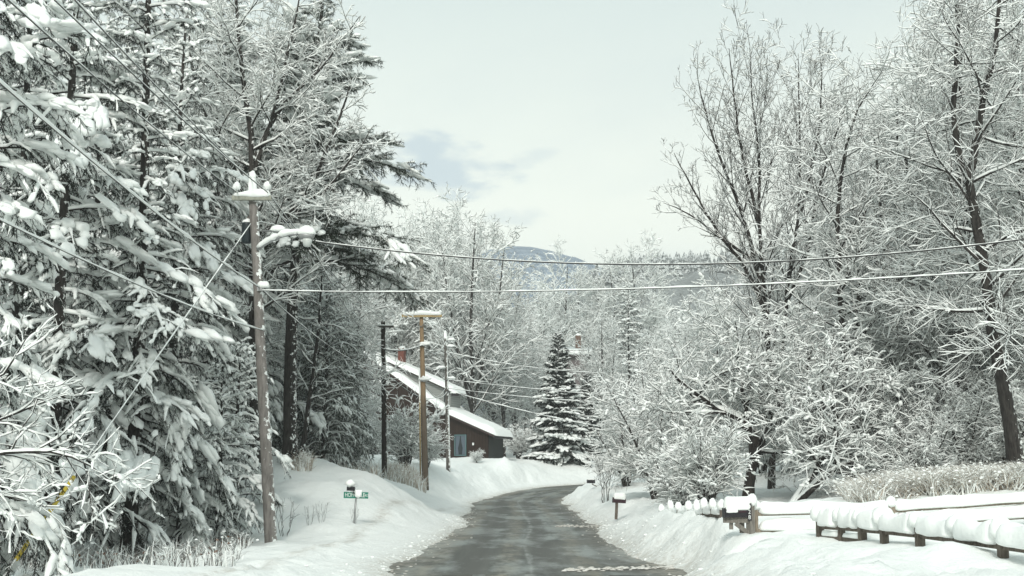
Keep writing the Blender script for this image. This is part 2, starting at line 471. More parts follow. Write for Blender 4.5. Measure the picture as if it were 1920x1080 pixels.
def axis(a):
    out = [a[0][0]]
    for (lo, hi, st) in a:
        n = max(1, int(round((hi - lo) / st))); out += list(np.linspace(lo, hi, n + 1)[1:])
    return np.array(out)
gx = axis([(-900, -200, 100), (-200, -60, 14), (-60, -18, 2.5), (-18, -9, .35), (-9, 9.5, .11), (9.5, 18, .3), (18, 60, 2.5), (60, 200, 14), (200, 900, 100)])
gy = axis([(-80, 6, 6), (6, 14, .4), (14, 34, .16), (34, 60, .25), (60, 95, .4), (95, 128, .5), (128, 200, 4), (200, 400, 20), (400, 1650, 125)])
X, Y = np.meshgrid(gx, gy); nx, ny = len(gx), len(gy)
Zg, Eg, Ug = ground(X, Y, True)
mb = MB()
ii = (np.arange(ny - 1)[:, None] * nx + np.arange(nx - 1)[None]).ravel()
mb.add(np.stack([X.ravel(), Y.ravel(), Zg], -1), np.stack([ii, ii + 1, ii + nx + 1, ii + nx], -1))
# dirt thrown on the verges and one old wheel track on the left shoulder
dirt = np.clip(1 - np.abs(Eg) / 1.2, 0, 1) ** 1.7 * 0.9 + 0.10 * np.clip(1 - np.abs(Eg) / 3.0, 0, 1)
trk = np.array([at(930, 925, 94)[:2], at(880, 950, 78)[:2], (-3.5, 66), (-3.9, 56), (-4.4, 46), (-4.6, 38), (-4.8, 30), (-4.9, 20)])
q = np.stack([X.ravel(), Y.ravel()], -1); near = np.abs(Eg) < 5
A_, B_ = trk[:-1], trk[1:]; AB = B_ - A_
qq = q[near]; dd = qq[:, None] - A_[None]; tt = np.clip((dd * AB[None]).sum(-1) / (AB ** 2).sum(-1), 0, 1)
dist = np.linalg.norm(dd - tt[..., None] * AB[None], axis=-1).min(1)
tr = np.zeros(len(q)); tr[near] = np.exp(-(dist / 0.26) ** 2) * 1.0
dirt = np.maximum(dirt, tr * (0.55 + 0.45 * vnoise(q[:, 0] * 2, q[:, 1] * 0.5)))

m = new_mat('snow_ground', SNOW, 0.7, spec=0.2); t = NT(m)
p = t.pos()
at_d = t.n('ShaderNodeAttribute', attribute_name='dirt').outputs['Fac']
n1 = t.noise(p, 5.5, 6, 0.72); n2 = t.noise(p, 30, 3, 0.6); n3 = t.noise(p, 1.6, 4, 0.6)
spk = t.math('MULTIPLY', at_d, t.ramp(n1, [(0.42, 0.0), (0.66, 1.0)]))
c = t.mixc(t.math('MULTIPLY', spk, 0.85), SNOW, (0.36, 0.32, 0.26))
c = t.mixc(t.math('MULTIPLY', t.math('MULTIPLY', at_d, at_d), 0.5), c, (0.45, 0.43, 0.38))
t.link(c, t.b.inputs['Base Color'])
hh = t.math('ADD', t.math('MULTIPLY', n3, 1.2), t.math('ADD', t.math('MULTIPLY', n1, 0.6), t.math('MULTIPLY', n2, 0.2)))
t.bump(hh, 0.7, 0.11)
gme = mb.mesh('snow_ground', m)
at_ = gme.attributes.new('dirt', 'FLOAT', 'POINT'); at_.data.foreach_set('value', dirt.astype(np.float32))
tag(link('snow_ground', gme), kind='structure')

# ---- road
m = new_mat('wet_asphalt', (0.06, 0.065, 0.06), 0.4); t = NT(m)
p = t.n('ShaderNodeAttribute', attribute_name='uvr').outputs['Vector']      # across, along
lng = t.n('ShaderNodeMapping', {'Vector': p, 'Scale': (1, 0.035, 1)}).outputs[0]
mid = t.n('ShaderNodeMapping', {'Vector': p, 'Scale': (1, 0.28, 1)}).outputs[0]
ux = t.n('ShaderNodeSeparateXYZ', {0: p}).outputs['X']
a1 = t.noise(lng, 1.7, 5, 0.6); a2 = t.noise(mid, 0.55, 5, 0.6); a3 = t.noise(mid, 2.4, 5, 0.7); a4 = t.noise(p, 14, 4, 0.7)
c = t.mixc(t.ramp(a1, [(0.36, 0.0), (0.64, 1.0)]), (0.050, 0.052, 0.045), (0.125, 0.125, 0.110))
wet_sheen = t.ramp(t.math('ADD', t.math('MULTIPLY', a2, 0.75), t.math('MULTIPLY', a3, 0.25)), [(0.47, 0.0), (0.58, 1.0)])
c = t.mixc(t.math('MULTIPLY', wet_sheen, 0.8), c, (0.20, 0.225, 0.215))  # paler tone paints the reflected sky on to the wet patches
# pairs of darker wheel tracks and a tan crown of grit between them
uw = t.math('ADD', ux, t.math('MULTIPLY', t.math('SUBTRACT', a2, 0.5), 0.9))
trk_ = t.math('PINGPONG', t.math('ADD', uw, 0.45), 0.85)
c = t.mixc(t.math('MULTIPLY', t.ramp(trk_, [(0.46, 0.0), (0.74, 1.0)]), 0.7), c, (0.058, 0.057, 0.049))
c = t.mixc(t.math('MULTIPLY', t.ramp(trk_, [(0.05, 1.0), (0.36, 0.0)]), t.ramp(a3, [(0.40, 0.0), (0.60, 0.85)])), c, (0.20, 0.185, 0.145))
seam = t.ramp(t.math('ABSOLUTE', t.math('ADD', ux, t.math('MULTIPLY', t.math('SUBTRACT', a1, 0.5), 0.7))), [(0.015, 1.0), (0.10, 0.0)])
c = t.mixc(t.math('MULTIPLY', seam, t.ramp(a3, [(0.38, 0.0), (0.62, 0.75)])), c, (0.30, 0.315, 0.30))
edge = t.n('ShaderNodeAttribute', attribute_name='edge').outputs['Fac']
c = t.mixc(t.math('MULTIPLY', edge, t.ramp(t.noise(p, 2.6, 6, 0.7), [(0.42, 0.0), (0.6, 0.9)])), c, (0.34, 0.31, 0.26))
t.link(c, t.b.inputs['Base Color'])
t.link(t.ramp(wet_sheen, [(0.0, 0.62), (1.0, 0.38)]), t.b.inputs['Roughness'])
t.bump(t.math('ADD', t.math('MULTIPLY', a4, 0.6), a3), 0.25, 0.012)
T_ = norm(np.gradient(RD[:, :2], axis=0)); Nn = np.stack([T_[:, 1], -T_[:, 0]], -1)
us = np.linspace(-1, 1, 25); off = us[None] * (RD[:, 3:4] + 1.0)
# resample finely along
s_al = np.r_[0, np.cumsum(np.linalg.norm(np.diff(RD[:, :2], axis=0), axis=1))]
ss = np.linspace(0, s_al[-1], 420)
RF = np.stack([np.interp(ss, s_al, RD[:, i]) for i in range(4)], -1)
T_ = norm(np.gradient(RF[:, :2], axis=0)); Nn = np.stack([T_[:, 1], -T_[:, 0]], -1)
off = us[None] * (RF[:, 3:4] + 1.0)
V = np.stack([RF[:, None, 0] + off * Nn[:, None, 0], RF[:, None, 1] + off * Nn[:, None, 1], RF[:, None, 2] + 0.03 - 0.012 * (off / 2.6) ** 2 + 0.006 * fbm(off * 0.8, ss[:, None] * 0.3 + 0 * off)], -1)
nu_, nr_ = 25, 420
ii = (np.arange(nr_ - 1)[:, None] * nu_ + np.arange(nu_ - 1)[None]).ravel()
mb = MB().add(V.reshape(-1, 3), np.stack([ii, ii + 1, ii + nu_ + 1, ii + nu_], -1))
rme = mb.mesh('road', m)
a_ = rme.attributes.new('uvr', 'FLOAT_VECTOR', 'POINT'); a_.data.foreach_set('vector', np.stack([off, ss[:, None] + 0 * off, 0 * off], -1).astype(np.float32).ravel())
a_ = rme.attributes.new('edge', 'FLOAT', 'POINT'); a_.data.foreach_set('value', np.clip((np.abs(off) - RF[:, 3:4] + 0.75) / 0.9, 0, 1).astype(np.float32).ravel())
tag(link('road', rme), kind='structure')
# ------------------------------------------------------------------ trees: generators
TRI = {}
def resample(pl, n):
    pl = np.asarray(pl, float)
    pl = _catmull(pl, 6) if len(pl) > 2 else pl
    s = np.r_[0, np.cumsum(np.linalg.norm(np.diff(pl, axis=0), axis=1))]
    q = np.linspace(0, s[-1], n)
    return np.stack([np.interp(q, s, pl[:, i]) for i in range(3)], -1)

def broadleaf(name, seed, stems, levels, snow_r=0.03, bark=None, twig=None, lump=0.45, clump=0.0, keep=0.95, smul=0.75):
    """stems: list of (polyline, r0, r1); levels: dicts with dens (per metre) and spawn() settings"""
    g = np.random.default_rng(seed)
    bark = bark or M_BARK; twig = twig or M_TWIG
    wood, crown, sn = MB(), MB(), MB()
    P = np.stack([resample(s[0], 12) for s in stems])
    P[:, 1:] += g.normal(0, 0.02, P[:, 1:].shape)
    s_ = np.linspace(0, 1, 12)
    R = np.stack([s[1] * (1 - s_) ** 0.8 + s[2] * s_ for s in stems])
    if len(stems): R[:, 0] *= 1.25
    wood.add(*tubes(P, R, 8))
    sn.add(*snow_on(P, R, snow_r * 0.5, g, mul=0.55, k=5, lump=0.4))
    nl = len(levels)
    for li, lv in enumerate(levels):
        lv = dict(lv); dens = lv.pop('dens'); mx = lv.pop('mx', 99)
        plen = np.linalg.norm(np.diff(P, axis=1), axis=2).sum(1)
        num = np.clip(np.round(plen * dens + g.uniform(-0.5, 0.5, len(plen))), 2 if li else 3, mx).astype(int)
        P, R = spawn(P, R, num, g=g, **lv)
        last = li >= nl - 2
        k = 6 if li == 0 else (4 if li < nl - 2 else 3)
        (wood if li == 0 and nl > 1 else crown).add(*tubes(P, R, k))
        sn.add(*snow_on(P, R, snow_r * (1.25 if li < nl - 1 else 1.0), g, mul=smul, k=4 if li < nl - 1 else 3, lump=lump, keep=keep))
        if clump and li >= nl - 2:
            K = int(len(P) * clump)
            if K:
                idx = g.integers(0, len(P), K); pp, T, _ = interp(P, R, idx, g.uniform(0.3, 1, K))
                U = norm(np.cross(T, [0, 0, 1.0])); W = np.cross(U, T)
                q = np.repeat(np.arange(K), 3); Tq, Uq, Wq, a = T[q], U[q], W[q], (snow_r * g.uniform(1.5, 4.0, K))[q][:, None]; N3 = len(q)
                c = pp[q] + a * (Tq * g.normal(0, 1.1, (N3, 1)) + Uq * g.normal(0, .6, (N3, 1)) + Wq * g.normal(.25, .25, (N3, 1)))
                a = a * g.uniform(.5, 1.0, (N3, 1))
                A = np.stack([Tq * a * 1.4, Uq * a, Wq * a * 0.8], 1)
                sn.add(*blobs(c, A, 5, 4, 0.22, 0.6, g))
    d = {'trunk': wood.mesh(name + '_trunk', bark), 'crown': crown.mesh(name + '_crown', twig), 'snow_load': sn.mesh(name + '_snow', M_SNOW)}
    TRI[name] = sum(sum(len(p.vertices) - 2 for p in me.polygons) for me in d.values()) if False else sum(len(me.loops) - 2 * len(me.polygons) for me in d.values())
    return d

def conifer(name, seed, trunk, r0, cb, Lmax, nb, prof, e_lo=-5, e_hi=40, droop=0.9, n2=1.0, n3=0.0, bl2=60, bln=0.11, blw=0.014, snow=1.0, frost=0.35,
            pillow=0.5, len2=0.36, needles=None, bark=None, jit=0.25, tw=0.05, pflat=0.5, l2up=None):
    g = np.random.default_rng(seed)
    needles = needles or M_NEEDLE; bark = bark or M_BARK
    wood, crown, sn = MB(), MB(), MB()
    tp = resample(trunk, 16)[None]
    s_ = np.linspace(0, 1, 16); tr = (r0 * (1 - s_) ** 0.9 + 0.02)[None]; tr[0, 0] *= 1.25
    wood.add(*tubes(tp, tr, 9))
    H = np.linalg.norm(np.diff(tp[0], axis=0), axis=1).sum()
    u = (np.arange(nb) + g.uniform(0, 1, nb)) / nb
    tt = cb / H + (1 - cb / H) * u ** 0.92 * 0.995
    p, T, rr = interp(tp, tr, np.zeros(nb, int), tt)
    f = (tt - cb / H) / (1 - cb / H)
    L = Lmax * np.array([prof(x) for x in f]) * np.clip(1 + jit * g.standard_normal(nb), 0.45, 1.5) + 0.15
    az = np.arange(nb) * 2.39996 + g.normal(0, 0.35, nb)
    el = np.radians(e_lo + (e_hi - e_lo) * f + g.normal(0, 8, nb))
    n = 8; B = np.zeros((nb, n, 3)); B[:, 0] = p
    for i in range(1, n):
        d = np.stack([np.cos(el) * np.cos(az), np.cos(el) * np.sin(az), np.sin(el)], -1)
        B[:, i] = B[:, i - 1] + d * (L / (n - 1))[:, None]
        el = el - droop * (0.6 + 0.4 * (1 - f)) * np.clip(L / Lmax, 0.3, 1) * (0.4 + 1.2 * i / n) / (n - 1) + g.normal(0, 0.05, nb); az = az + g.normal(0, 0.06, nb)
    BR = np.clip(np.minimum(rr * 0.42, 0.012 + 0.011 * L), 0.006, 1)[:, None] * np.linspace(1, 0.25, n)[None]
    wood.add(*tubes(B, BR, 5))
    num = np.clip(np.round(L * 5.2 * n2), 3, 40).astype(int)
    P2, R2 = spawn(B, BR, num, 0.15, 0.99, math.radians(52), len2, 5, up=-droop * 0.65 if l2up is None else l2up, wob=0.08, rr=0.5, tip=0.004, planar=True, tap=0.55, g=g, minL=0.12)
    crown.add(*tubes(P2, R2, 3))
    fin = [P2]
    if n3 > 0:
        l2 = np.linalg.norm(np.diff(P2, axis=1), axis=2).sum(1)
        P3, R3 = spawn(P2, R2, np.clip(np.round(l2 * 8 * n3), 1, 12).astype(int), 0.2, 0.98, math.radians(50), 0.35, 4, up=-droop * 0.8 if l2up is None else -.3, wob=0.1, tip=0.003, planar=True, g=g, minL=0.06)
        fin.append(P3)
    for q in [B[:, 3:]] + fin:
        l = np.linalg.norm(np.diff(q, axis=1), axis=2).sum(1)
        nn = np.round(l * bl2 + g.uniform(0, 1, len(l))).astype(int)
        nf = np.round(nn * frost).astype(int)
        crown.add(*blades(q, nn - nf, bln, blw, g, fwd=.5, spread=.5, drop=.55), 1)
        crown.add(*blades(q + np.array([0, 0, 0.02]), nf, bln, blw, g, drop=0.1), 2)
    # snow: ridges on boughs and twigs, pillows over the outer sprays
    sn.add(*snow_on(B, BR, 0.035 * snow, g, mul=0.9, k=5, lump=0.35))
    sn.add(*snow_on(P2, R2, tw * snow, g, mul=0.8, k=5, lump=0.6, keep=0.48, sq=0.75, tipf=0.6))
    K = int(len(P2) * 0.45 * min(1, pillow * 2)); idx = g.integers(0, len(P2), K); c, T, _ = interp(P2, R2, idx, g.uniform(.25, 1.0, K)); U = norm(np.cross(T, [0, 0, 1.0])); W = np.cross(U, T)
    a = (tw * snow * g.uniform(.6, 2.0, K))[:, None]; c = c + W * a * .35 + U * a * g.normal(0, .4, (K, 1))
    sn.add(*blobs(c, np.stack([T * a * g.uniform(1.1, 2.2, (K, 1)), U * a * g.uniform(.7, 1.1, (K, 1)), W * a * .65], 1), 5, 4, .24, .6, g))
    if pillow > 0:
        npl = np.clip(np.round(L * 4.5 * pillow + g.uniform(0, 1, nb)), 0, 18).astype(int)
        idx = np.repeat(np.arange(nb), npl); K = len(idx)
        pp, T, _ = interp(B, BR, idx, g.uniform(0.35, 1.0, K) ** 0.8)
        U = norm(np.cross(T, [0, 0, 1.0])); W = np.cross(U, T)
        w = (np.clip(0.075 * L[idx] * len2 / 0.36, 0.05, 0.17) * g.uniform(0.5, 1.5, K) * snow)[:, None]
        pp = pp + U * w * g.normal(0, 1.5, (K, 1)) + np.array([0, 0, 1.0]) * w * 0.3
        q = np.repeat(np.arange(K), 4); kk = np.tile(np.arange(4), K)[:, None]; Tq, Uq, Wq, wq = T[q], U[q], W[q], w[q]; N4 = len(q)
        c = pp[q] + Tq * wq * ((kk - 1.5) * .75 + g.normal(0, .35, (N4, 1))) + Uq * wq * g.normal(0, .55, (N4, 1)) + Wq * wq * g.normal(0, .16, (N4, 1))
        c[:, 2] -= (((kk - 1.5) * .22) ** 2 * wq)[:, 0] * droop
        sz = wq * g.uniform(.45, .95, (N4, 1))
        A = np.stack([Tq * sz * g.uniform(1.2, 2.2, (N4, 1)), Uq * sz * g.uniform(.65, 1.0, (N4, 1)), Wq * sz * g.uniform(pflat - .08, pflat + .2, (N4, 1))], 1)
        sn.add(*blobs(c, A, 6, 4, 0.2, 0.6, g))
    d = {'trunk': wood.mesh(name + '_trunk', bark), 'crown': crown.mesh(name + '_crown', [M_TWIG, needles, M_FROST]), 'snow_load': sn.mesh(name + '_snow', M_SNOW)}
    TRI[name] = sum(len(me.loops) - 2 * len(me.polygons) for me in d.values())
    return d

def plant(name, meshes, label, cat, loc, rz=0.0, sc=1.0, group=None):
    r = thing(name, label, cat, loc, rz, group, sc)
    for k in ('trunk', 'crown', 'snow_load'):
        if k in meshes: link(k, meshes[k], r)
    return r
def ground_at(px, Y, sink=0.1):
    x = (px - 960.0) / F * Y / math.cos(TH)
    return (x, Y, gz(x, Y) - sink)
def path(pts, Y, r0, r1):
    """stem drawn through photo pixels at one distance, local to its first point; a little depth wander"""
    W = np.array([at(px, py, Y) for px, py in pts]); o = W[0].copy(); W -= o
    W[:, 1] += np.linspace(0, 1, len(W)) * 0.6 * math.sin(len(pts) * 1.7 + pts[-1][0]) * 0.8
    return o, (W, r0, r1)

LV = lambda dens, t0, t1, ang, lenr, n, up=0.2, wob=0.08, rr=0.5, tip=0.006, **k: dict(dens=dens, t0=t0, t1=t1, ang=math.radians(ang), lenr=lenr, n=n, up=up, wob=wob, rr=rr, tip=tip, **k)

# ---- generic broadleaf kinds for the woods
st = [(np.array([(0, 0, 0), (0.1, 0.1, 4), (-0.1, 0.2, 8), (0.2, 0, 12), (0.1, 0.1, 16.5)]), 0.22, 0.03)]
MAPLE = broadleaf('maple', 1, st, [LV(1.7, .10, .97, 58, .34, 7, .3, .11, .40), LV(2.4, .12, .98, 46, .45, 6, .15, .13, .5), LV(3.4, .1, .98, 45, .5, 4, .08, .14, .5, minL=.1), LV(4.4, .15, .98, 42, .5, 3, .05, .24, .6, minL=.34)], snow_r=0.027, twig=M_TWIG_G)
st = [(np.array([(0, 0, 0), (-0.2, 0.1, 3), (0.3, 0.2, 7), (0.2, 0.1, 11), (0.6, 0, 15)]), 0.17, 0.025), (np.array([(-.1, 0.1, 2.4), (-0.9, 0.3, 5), (-1.7, 0.1, 9), (-2.0, 0.2, 13)]), 0.12, 0.02)]
ASH = broadleaf('ash', 2, st, [LV(1.5, .10, .97, 55, .34, 7, .35, .12, .40), LV(2.3, .12, .98, 44, .45, 6, .15, .13, .5), LV(3.5, .1, .98, 45, .5, 4, .05, .14, .5, minL=.1), LV(4.4, .15, .98, 42, .5, 3, .05, .24, .6, minL=.34)], snow_r=0.027, twig=M_TWIG_G)
st = [(np.array([(0, 0, 0), (0.1, 0, 6), (0.0, .2, 12), (0.3, 0, 20)]), 0.24, 0.03), (np.array([(0, 0, 3.5), (1.2, 0.3, 8), (2.6, 0, 14), (3.2, .2, 18.5)]), 0.16, 0.02), (np.array([(0, 0, 4.5), (-1.4, -0.3, 9), (-2.4, 0, 15), (-2.8, .2, 18)]), 0.15, 0.02)]
FAR = broadleaf('far_elm', 3, st, [LV(1.1, .15, .97, 50, .38, 6, .45, .10, .45), LV(1.8, .15, .98, 42, .45, 5, .25, .12, .5), LV(2.2, .1, .98, 42, .5, 4, .15, .13, .5, tip=.012), LV(1.9, .15, .98, 40, .55, 3, .1, .14, .6, tip=.012, minL=.3)], snow_r=0.038, twig=M_TWIG_G)

# small stuff: bush of many stems, thin sapling
g_ = np.random.default_rng(21)
st = []
for i in range(26):
    a = i * 2.4; rr_ = g_.uniform(.2, 1.5); h = g_.uniform(1.5, 3.2)
    st.append((np.array([(0.1 * math.cos(a), 0.1 * math.sin(a), 0), (rr_ * .45 * math.cos(a), rr_ * .45 * math.sin(a), h * .6), (rr_ * 1.25 * math.cos(a), rr_ * 1.25 * math.sin(a), h)]), .025, .008))
BUSH = broadleaf('bush', 5, st, [LV(4.5, .15, .98, 42, .34, 5, .1, .12, .6, minL=.15), LV(6, .15, .98, 42, .5, 4, 0, .14, .6, minL=.1)], snow_r=0.02, clump=0.16, twig=M_TWIG_G)
st = []
for i in range(4):
    a = i * 1.7; st.append((np.array([(0.12 * math.cos(a), 0.12 * math.sin(a), 0), (0.2 * math.cos(a), .2 * math.sin(a), .9), (.4 * math.cos(a), .4 * math.sin(a), 1.9)]), .02, .006))
SAPL = broadleaf('sapling', 6, st, [LV(5, .25, .98, 40, .3, 4, .3, .1, .6, minL=.1), LV(6, .2, .98, 40, .4, 3, .1, .1, .6, minL=.05)], snow_r=0.014)
st = []
for i in range(5):
    a = i * 1.3; st.append((np.array([(0.1 * math.cos(a), 0.1 * math.sin(a), 0), (0.22 * math.cos(a), .2 * math.sin(a), .5), (.5 * math.cos(a), .3 * math.sin(a), 1.1)]), .008, .003))
STICK = broadleaf('sticks', 8, st, [LV(4, .25, .98, 35, .35, 3, .2, .1, .6, tip=.003)], snow_r=0.004, keep=0.4)

# ---- apple-like trees on the bank at the right
APL = [LV(2.1, .25, .98, 58, .62, 7, .1, .17, .45, maxL=3.6), LV(2.8, .1, .98, 50, .5, 5, 0, .18, .5, maxL=2.0), LV(3.8, .1, .98, 48, .48, 4, -.05, .18, .55, minL=.1, maxL=1.0), LV(5.6, .12, .98, 50, .5, 3, 0, .24, .6, minL=.24)]
o1, s1 = path([(1403, 938), (1408, 880), (1418, 835), (1400, 797), (1350, 772), (1295, 735), (1250, 690)], 45, .20, .035)
_, s2 = path([(1403, 938), (1412, 860), (1440, 805), (1478, 772), (1510, 715), (1525, 650)], 45, .17, .03)
_, s3 = path([(1403, 938), (1410, 850), (1400, 770), (1385, 690), (1380, 600)], 45, .10, .02)
APPLE = broadleaf('apple', 9, [s1, s2, s3], APL, snow_r=0.021, clump=0.16, bark=M_BARK3)
o2, s1 = path([(1486, 952), (1520, 915), (1560, 882), (1600, 863), (1650, 858), (1710, 845)], 42.5, .16, .035)
_, s2 = path([(1486, 952), (1515, 905), (1548, 850), (1575, 810), (1612, 755), (1650, 690)], 42.5, .17, .03)
_, s3 = path([(1486, 952), (1518, 900), (1545, 830), (1540, 740), (1535, 680)], 42.5, .08, .02)
APPLE2 = broadleaf('leaning_apple', 10, [s1, s2, s3], APL, snow_r=0.021, clump=0.16, bark=M_BARK3)
g_ = np.random.default_rng(4)
st = []
for i in range(7):
    a = i * 2.4; rr_ = g_.uniform(1.0, 2.2); h = g_.uniform(3.5, 6.0)
    st.append((np.array([(0.1 * math.cos(a), 0.1 * math.sin(a), 0), (rr_ * .3 * math.cos(a), rr_ * .3 * math.sin(a), h * .4), (rr_ * math.cos(a), rr_ * math.sin(a), h)]), .07, .015))
THICK = broadleaf('thicket', 12, st, [LV(2.2, .12, .98, 55, .45, 6, 0, .14, .5, maxL=2.4), LV(3.2, .1, .98, 46, .5, 5, -.1, .15, .55, maxL=1.2), LV(5.4, .1, .98, 50, .5, 3, 0, .24, .6, minL=.25)], snow_r=0.022, clump=0.18, twig=M_TWIG_G)

# ---- the tall individual trees
o5, a = path([(1446, 930), (1447, 740), (1434, 560), (1425, 440), (1424, 320), (1412, 190), (1405, 110)], 52, .14, .010)
_, b = path([(1446, 800), (1470, 640), (1476, 540), (1498, 410), (1504, 270), (1500, 95)], 52, .11, .009)
b[0][:] += np.array(at(1446, 800, 52)) - np.array(o5)
_, c = path([(1432, 560), (1400, 430), (1360, 330), (1325, 230), (1303, 140)], 52, .10, .010)
c[0][:] += np.array(at(1432, 560, 52)) - np.array(o5)
_, d = path([(1476, 560), (1510, 480), (1535, 360), (1570, 240), (1600, 165)], 52, .10, .012)
d[0][:] += np.array(at(1476, 560, 52)) - np.array(o5)
_, e_ = path([(1438, 590), (1390, 490), (1330, 430), (1280, 400), (1240, 385)], 52, .11, .012)
e_[0][:] += np.array(at(1438, 590, 52)) - np.array(o5)
_, f_ = path([(1424, 420), (1395, 300), (1378, 180), (1370, 85)], 52, .08, .012); f_[0][:] += np.array(at(1424, 420, 52)) - np.array(o5)
_, h_ = path([(1500, 400), (1530, 280), (1540, 180), (1536, 110)], 52, .08, .012); h_[0][:] += np.array(at(1500, 400, 52)) - np.array(o5)
_, k_ = path([(1430, 500), (1350, 440), (1290, 340), (1262, 290)], 52, .09, .012); k_[0][:] += np.array(at(1430, 500, 52)) - np.array(o5)
TALL = broadleaf('tall_poplar', 14, [a, b, c, d, e_, f_, h_, k_], [LV(2.0, .25, .98, 36, .30, 6, .5, .06, .42, maxL=3.6), LV(2.3, .12, .98, 36, .40, 5, .5, .07, .5, maxL=1.5), LV(3.4, .1, .98, 40, .42, 4, .3, .1, .55, minL=.1, tip=.007), LV(2.7, .15, .98, 42, .5, 3, .2, .12, .6, minL=.14, tip=.006)], snow_r=0.0135, keep=.9)
o7, a = path([(1908, 892), (1894, 780), (1868, 640), (1850, 520), (1833, 410), (1820, 335), (1836, 250), (1850, 190), (1866, 120), (1880, 20), (1886, -80)], 38, .22, .03)
_, b = path([(1820, 335), (1795, 290), (1786, 180), (1792, 60), (1788, -60)], 38, .11, .03)
b[0][:] += np.array(at(1820, 335, 38)) - np.array(o7)
LEAN = broadleaf('leaning_trunk', 15, [a, b], [LV(1.7, .22, .98, 66, .34, 8, .05, .13, .36, maxL=4.2), LV(2.6, .12, .98, 48, .48, 6, .1, .15, .45, maxL=2.2), LV(3.6, .1, .98, 46, .45, 4, .05, .15, .5, minL=.1), LV(5.4, .10, .98, 44, .5, 3, .05, .24, .6, minL=.27)], snow_r=0.0145, smul=.6, lump=.35)
o6, a = path([(1596, 930), (1590, 760), (1578, 600), (1570, 450), (1575, 330), (1600, 220), (1640, 150)], 46, .16, .02)
_, b = path([(1590, 700), (1612, 560), (1618, 420), (1650, 350), (1690, 300)], 46, .11, .02)
b[0][:] += np.array(at(1590, 700, 46)) - np.array(o6)
SLIM = broadleaf('slim_maple', 16, [a, b], [LV(1.7, .2, .98, 60, .32, 7, .2, .12, .4, maxL=3.4), LV(2.5, .12, .98, 46, .48, 6, .15, .14, .5, maxL=2.0), LV(3.4, .1, .98, 46, .45, 4, .05, .14, .5, minL=.1), LV(5.2, .12, .98, 44, .5, 3, .05, .24, .6, minL=.27)], snow_r=0.016)
o1d, a = path([(478, 880), (478, 700), (476, 520), (474, 330), (470, 240), (456, 150), (447, 50), (436, -80)], 47, .22, .025)
_, b = path([(476, 500), (520, 425), (560, 385), (590, 340), (606, 295), (640, 220), (660, 150)], 47, .13, .02)
b[0][:] += np.array(at(476, 500, 47)) - np.array(o1d)
_, c = path([(475, 380), (430, 300), (395, 240), (360, 130), (350, 20)], 47, .12, .02)
c[0][:] += np.array(at(475, 380, 47)) - np.array(o1d)
_, d = path([(474, 330), (510, 230), (545, 100), (570, -20)], 47, .10, .02)
d[0][:] += np.array(at(474, 330, 47)) - np.array(o1d)
_, f_ = path([(475, 450), (540, 400), (610, 360), (665, 300), (700, 250)], 46, .10, .015); f_[0][:] += np.array(at(475, 450, 47)) - np.array(o1d)
_, h_ = path([(474, 300), (530, 200), (600, 130), (650, 70), (680, 30)], 46, .10, .015); h_[0][:] += np.array(at(474, 300, 47)) - np.array(o1d)
_, k_ = path([(476, 560), (430, 480), (390, 440), (360, 400)], 46, .08, .015); k_[0][:] += np.array(at(476, 560, 47)) - np.array(o1d)
DMAP = broadleaf('roadside_maple', 17, [a, b, c, d, f_, h_, k_], [LV(1.5, .25, .98, 56, .34, 7, .3, .10, .4, maxL=3.2), LV(2.9, .12, .98, 44, .46, 6, .25, .12, .5, maxL=1.8), LV(3.8, .1, .98, 45, .45, 4, .15, .14, .5, minL=.15), LV(4.4, .15, .98, 42, .5, 3, .1, .24, .6, minL=.2)], snow_r=0.020, twig=M_TWIG_G)
o_b, a = path([(-160, 980), (-80, 880), (20, 850), (110, 848), (190, 880), (245, 935)], 23, .05, .01)
_, b = path([(-160, 980), (-60, 820), (40, 760), (120, 735)], 23, .045, .01)
_, c = path([(-160, 980), (-70, 930), (30, 930), (130, 950)], 23, .035, .008)
_, d = path([(-160, 980), (-60, 760), (20, 700), (60, 640)], 23, .045, .01)
OVER = broadleaf('overhanging', 18, [a, b, c, d], [LV(3.0, .2, .98, 40, .42, 6, .0, .16, .5, maxL=1.3), LV(4.0, .15, .98, 42, .45, 5, -.05, .16, .55, minL=.1), LV(6, .2, .98, 44, .45, 3, 0, .16, .6, tip=.003, minL=.06)], snow_r=0.015, smul=1.0, keep=.85, lump=.4, clump=.15)

# ---- conifers
SP1 = conifer('old_spruce', 31, [(0, 0, 0), (0.05, 0, 8), (-.1, 0, 16), (0, 0, 21)], .20, 2.0, 2.5, 135, lambda f: (0.75 + .35 * math.sin(f * 9)) * (1 - f) ** .45, e_lo=-18, e_hi=25, droop=1.15, n2=1.1, n3=.35, bl2=54, snow=1.15, frost=.09, pillow=.5, bln=.15, tw=.044)
SP2 = conifer('hemlock', 32, [(0, 0, 0), (-.1, 0, 7), (.1, 0.1, 14), (0, 0, 19)], .18, 1.5, 2.9, 115, lambda f: (0.8 + .3 * math.sin(f * 13 + 1)) * (1 - f) ** .55, e_lo=-12, e_hi=25, droop=1.5, n2=1.1, n3=.35, bl2=54, snow=1.1, frost=.09, pillow=.42, bln=.14, tw=.042)
SP3 = conifer('heavy_spruce', 33, [(0, 0, 0), (0, 0, 7), (.1, 0.1, 13), (0, 0, 17)], .2, 1.2, 3.4, 110, lambda f: (0.85 + .25 * math.sin(f * 11 + 2)) * (1 - f) ** .6, e_lo=-5, e_hi=25, droop=1.9, n2=1.15, n3=.3, bl2=54, snow=1.1, frost=.09, pillow=.42, bln=.14, len2=.34, tw=.048)
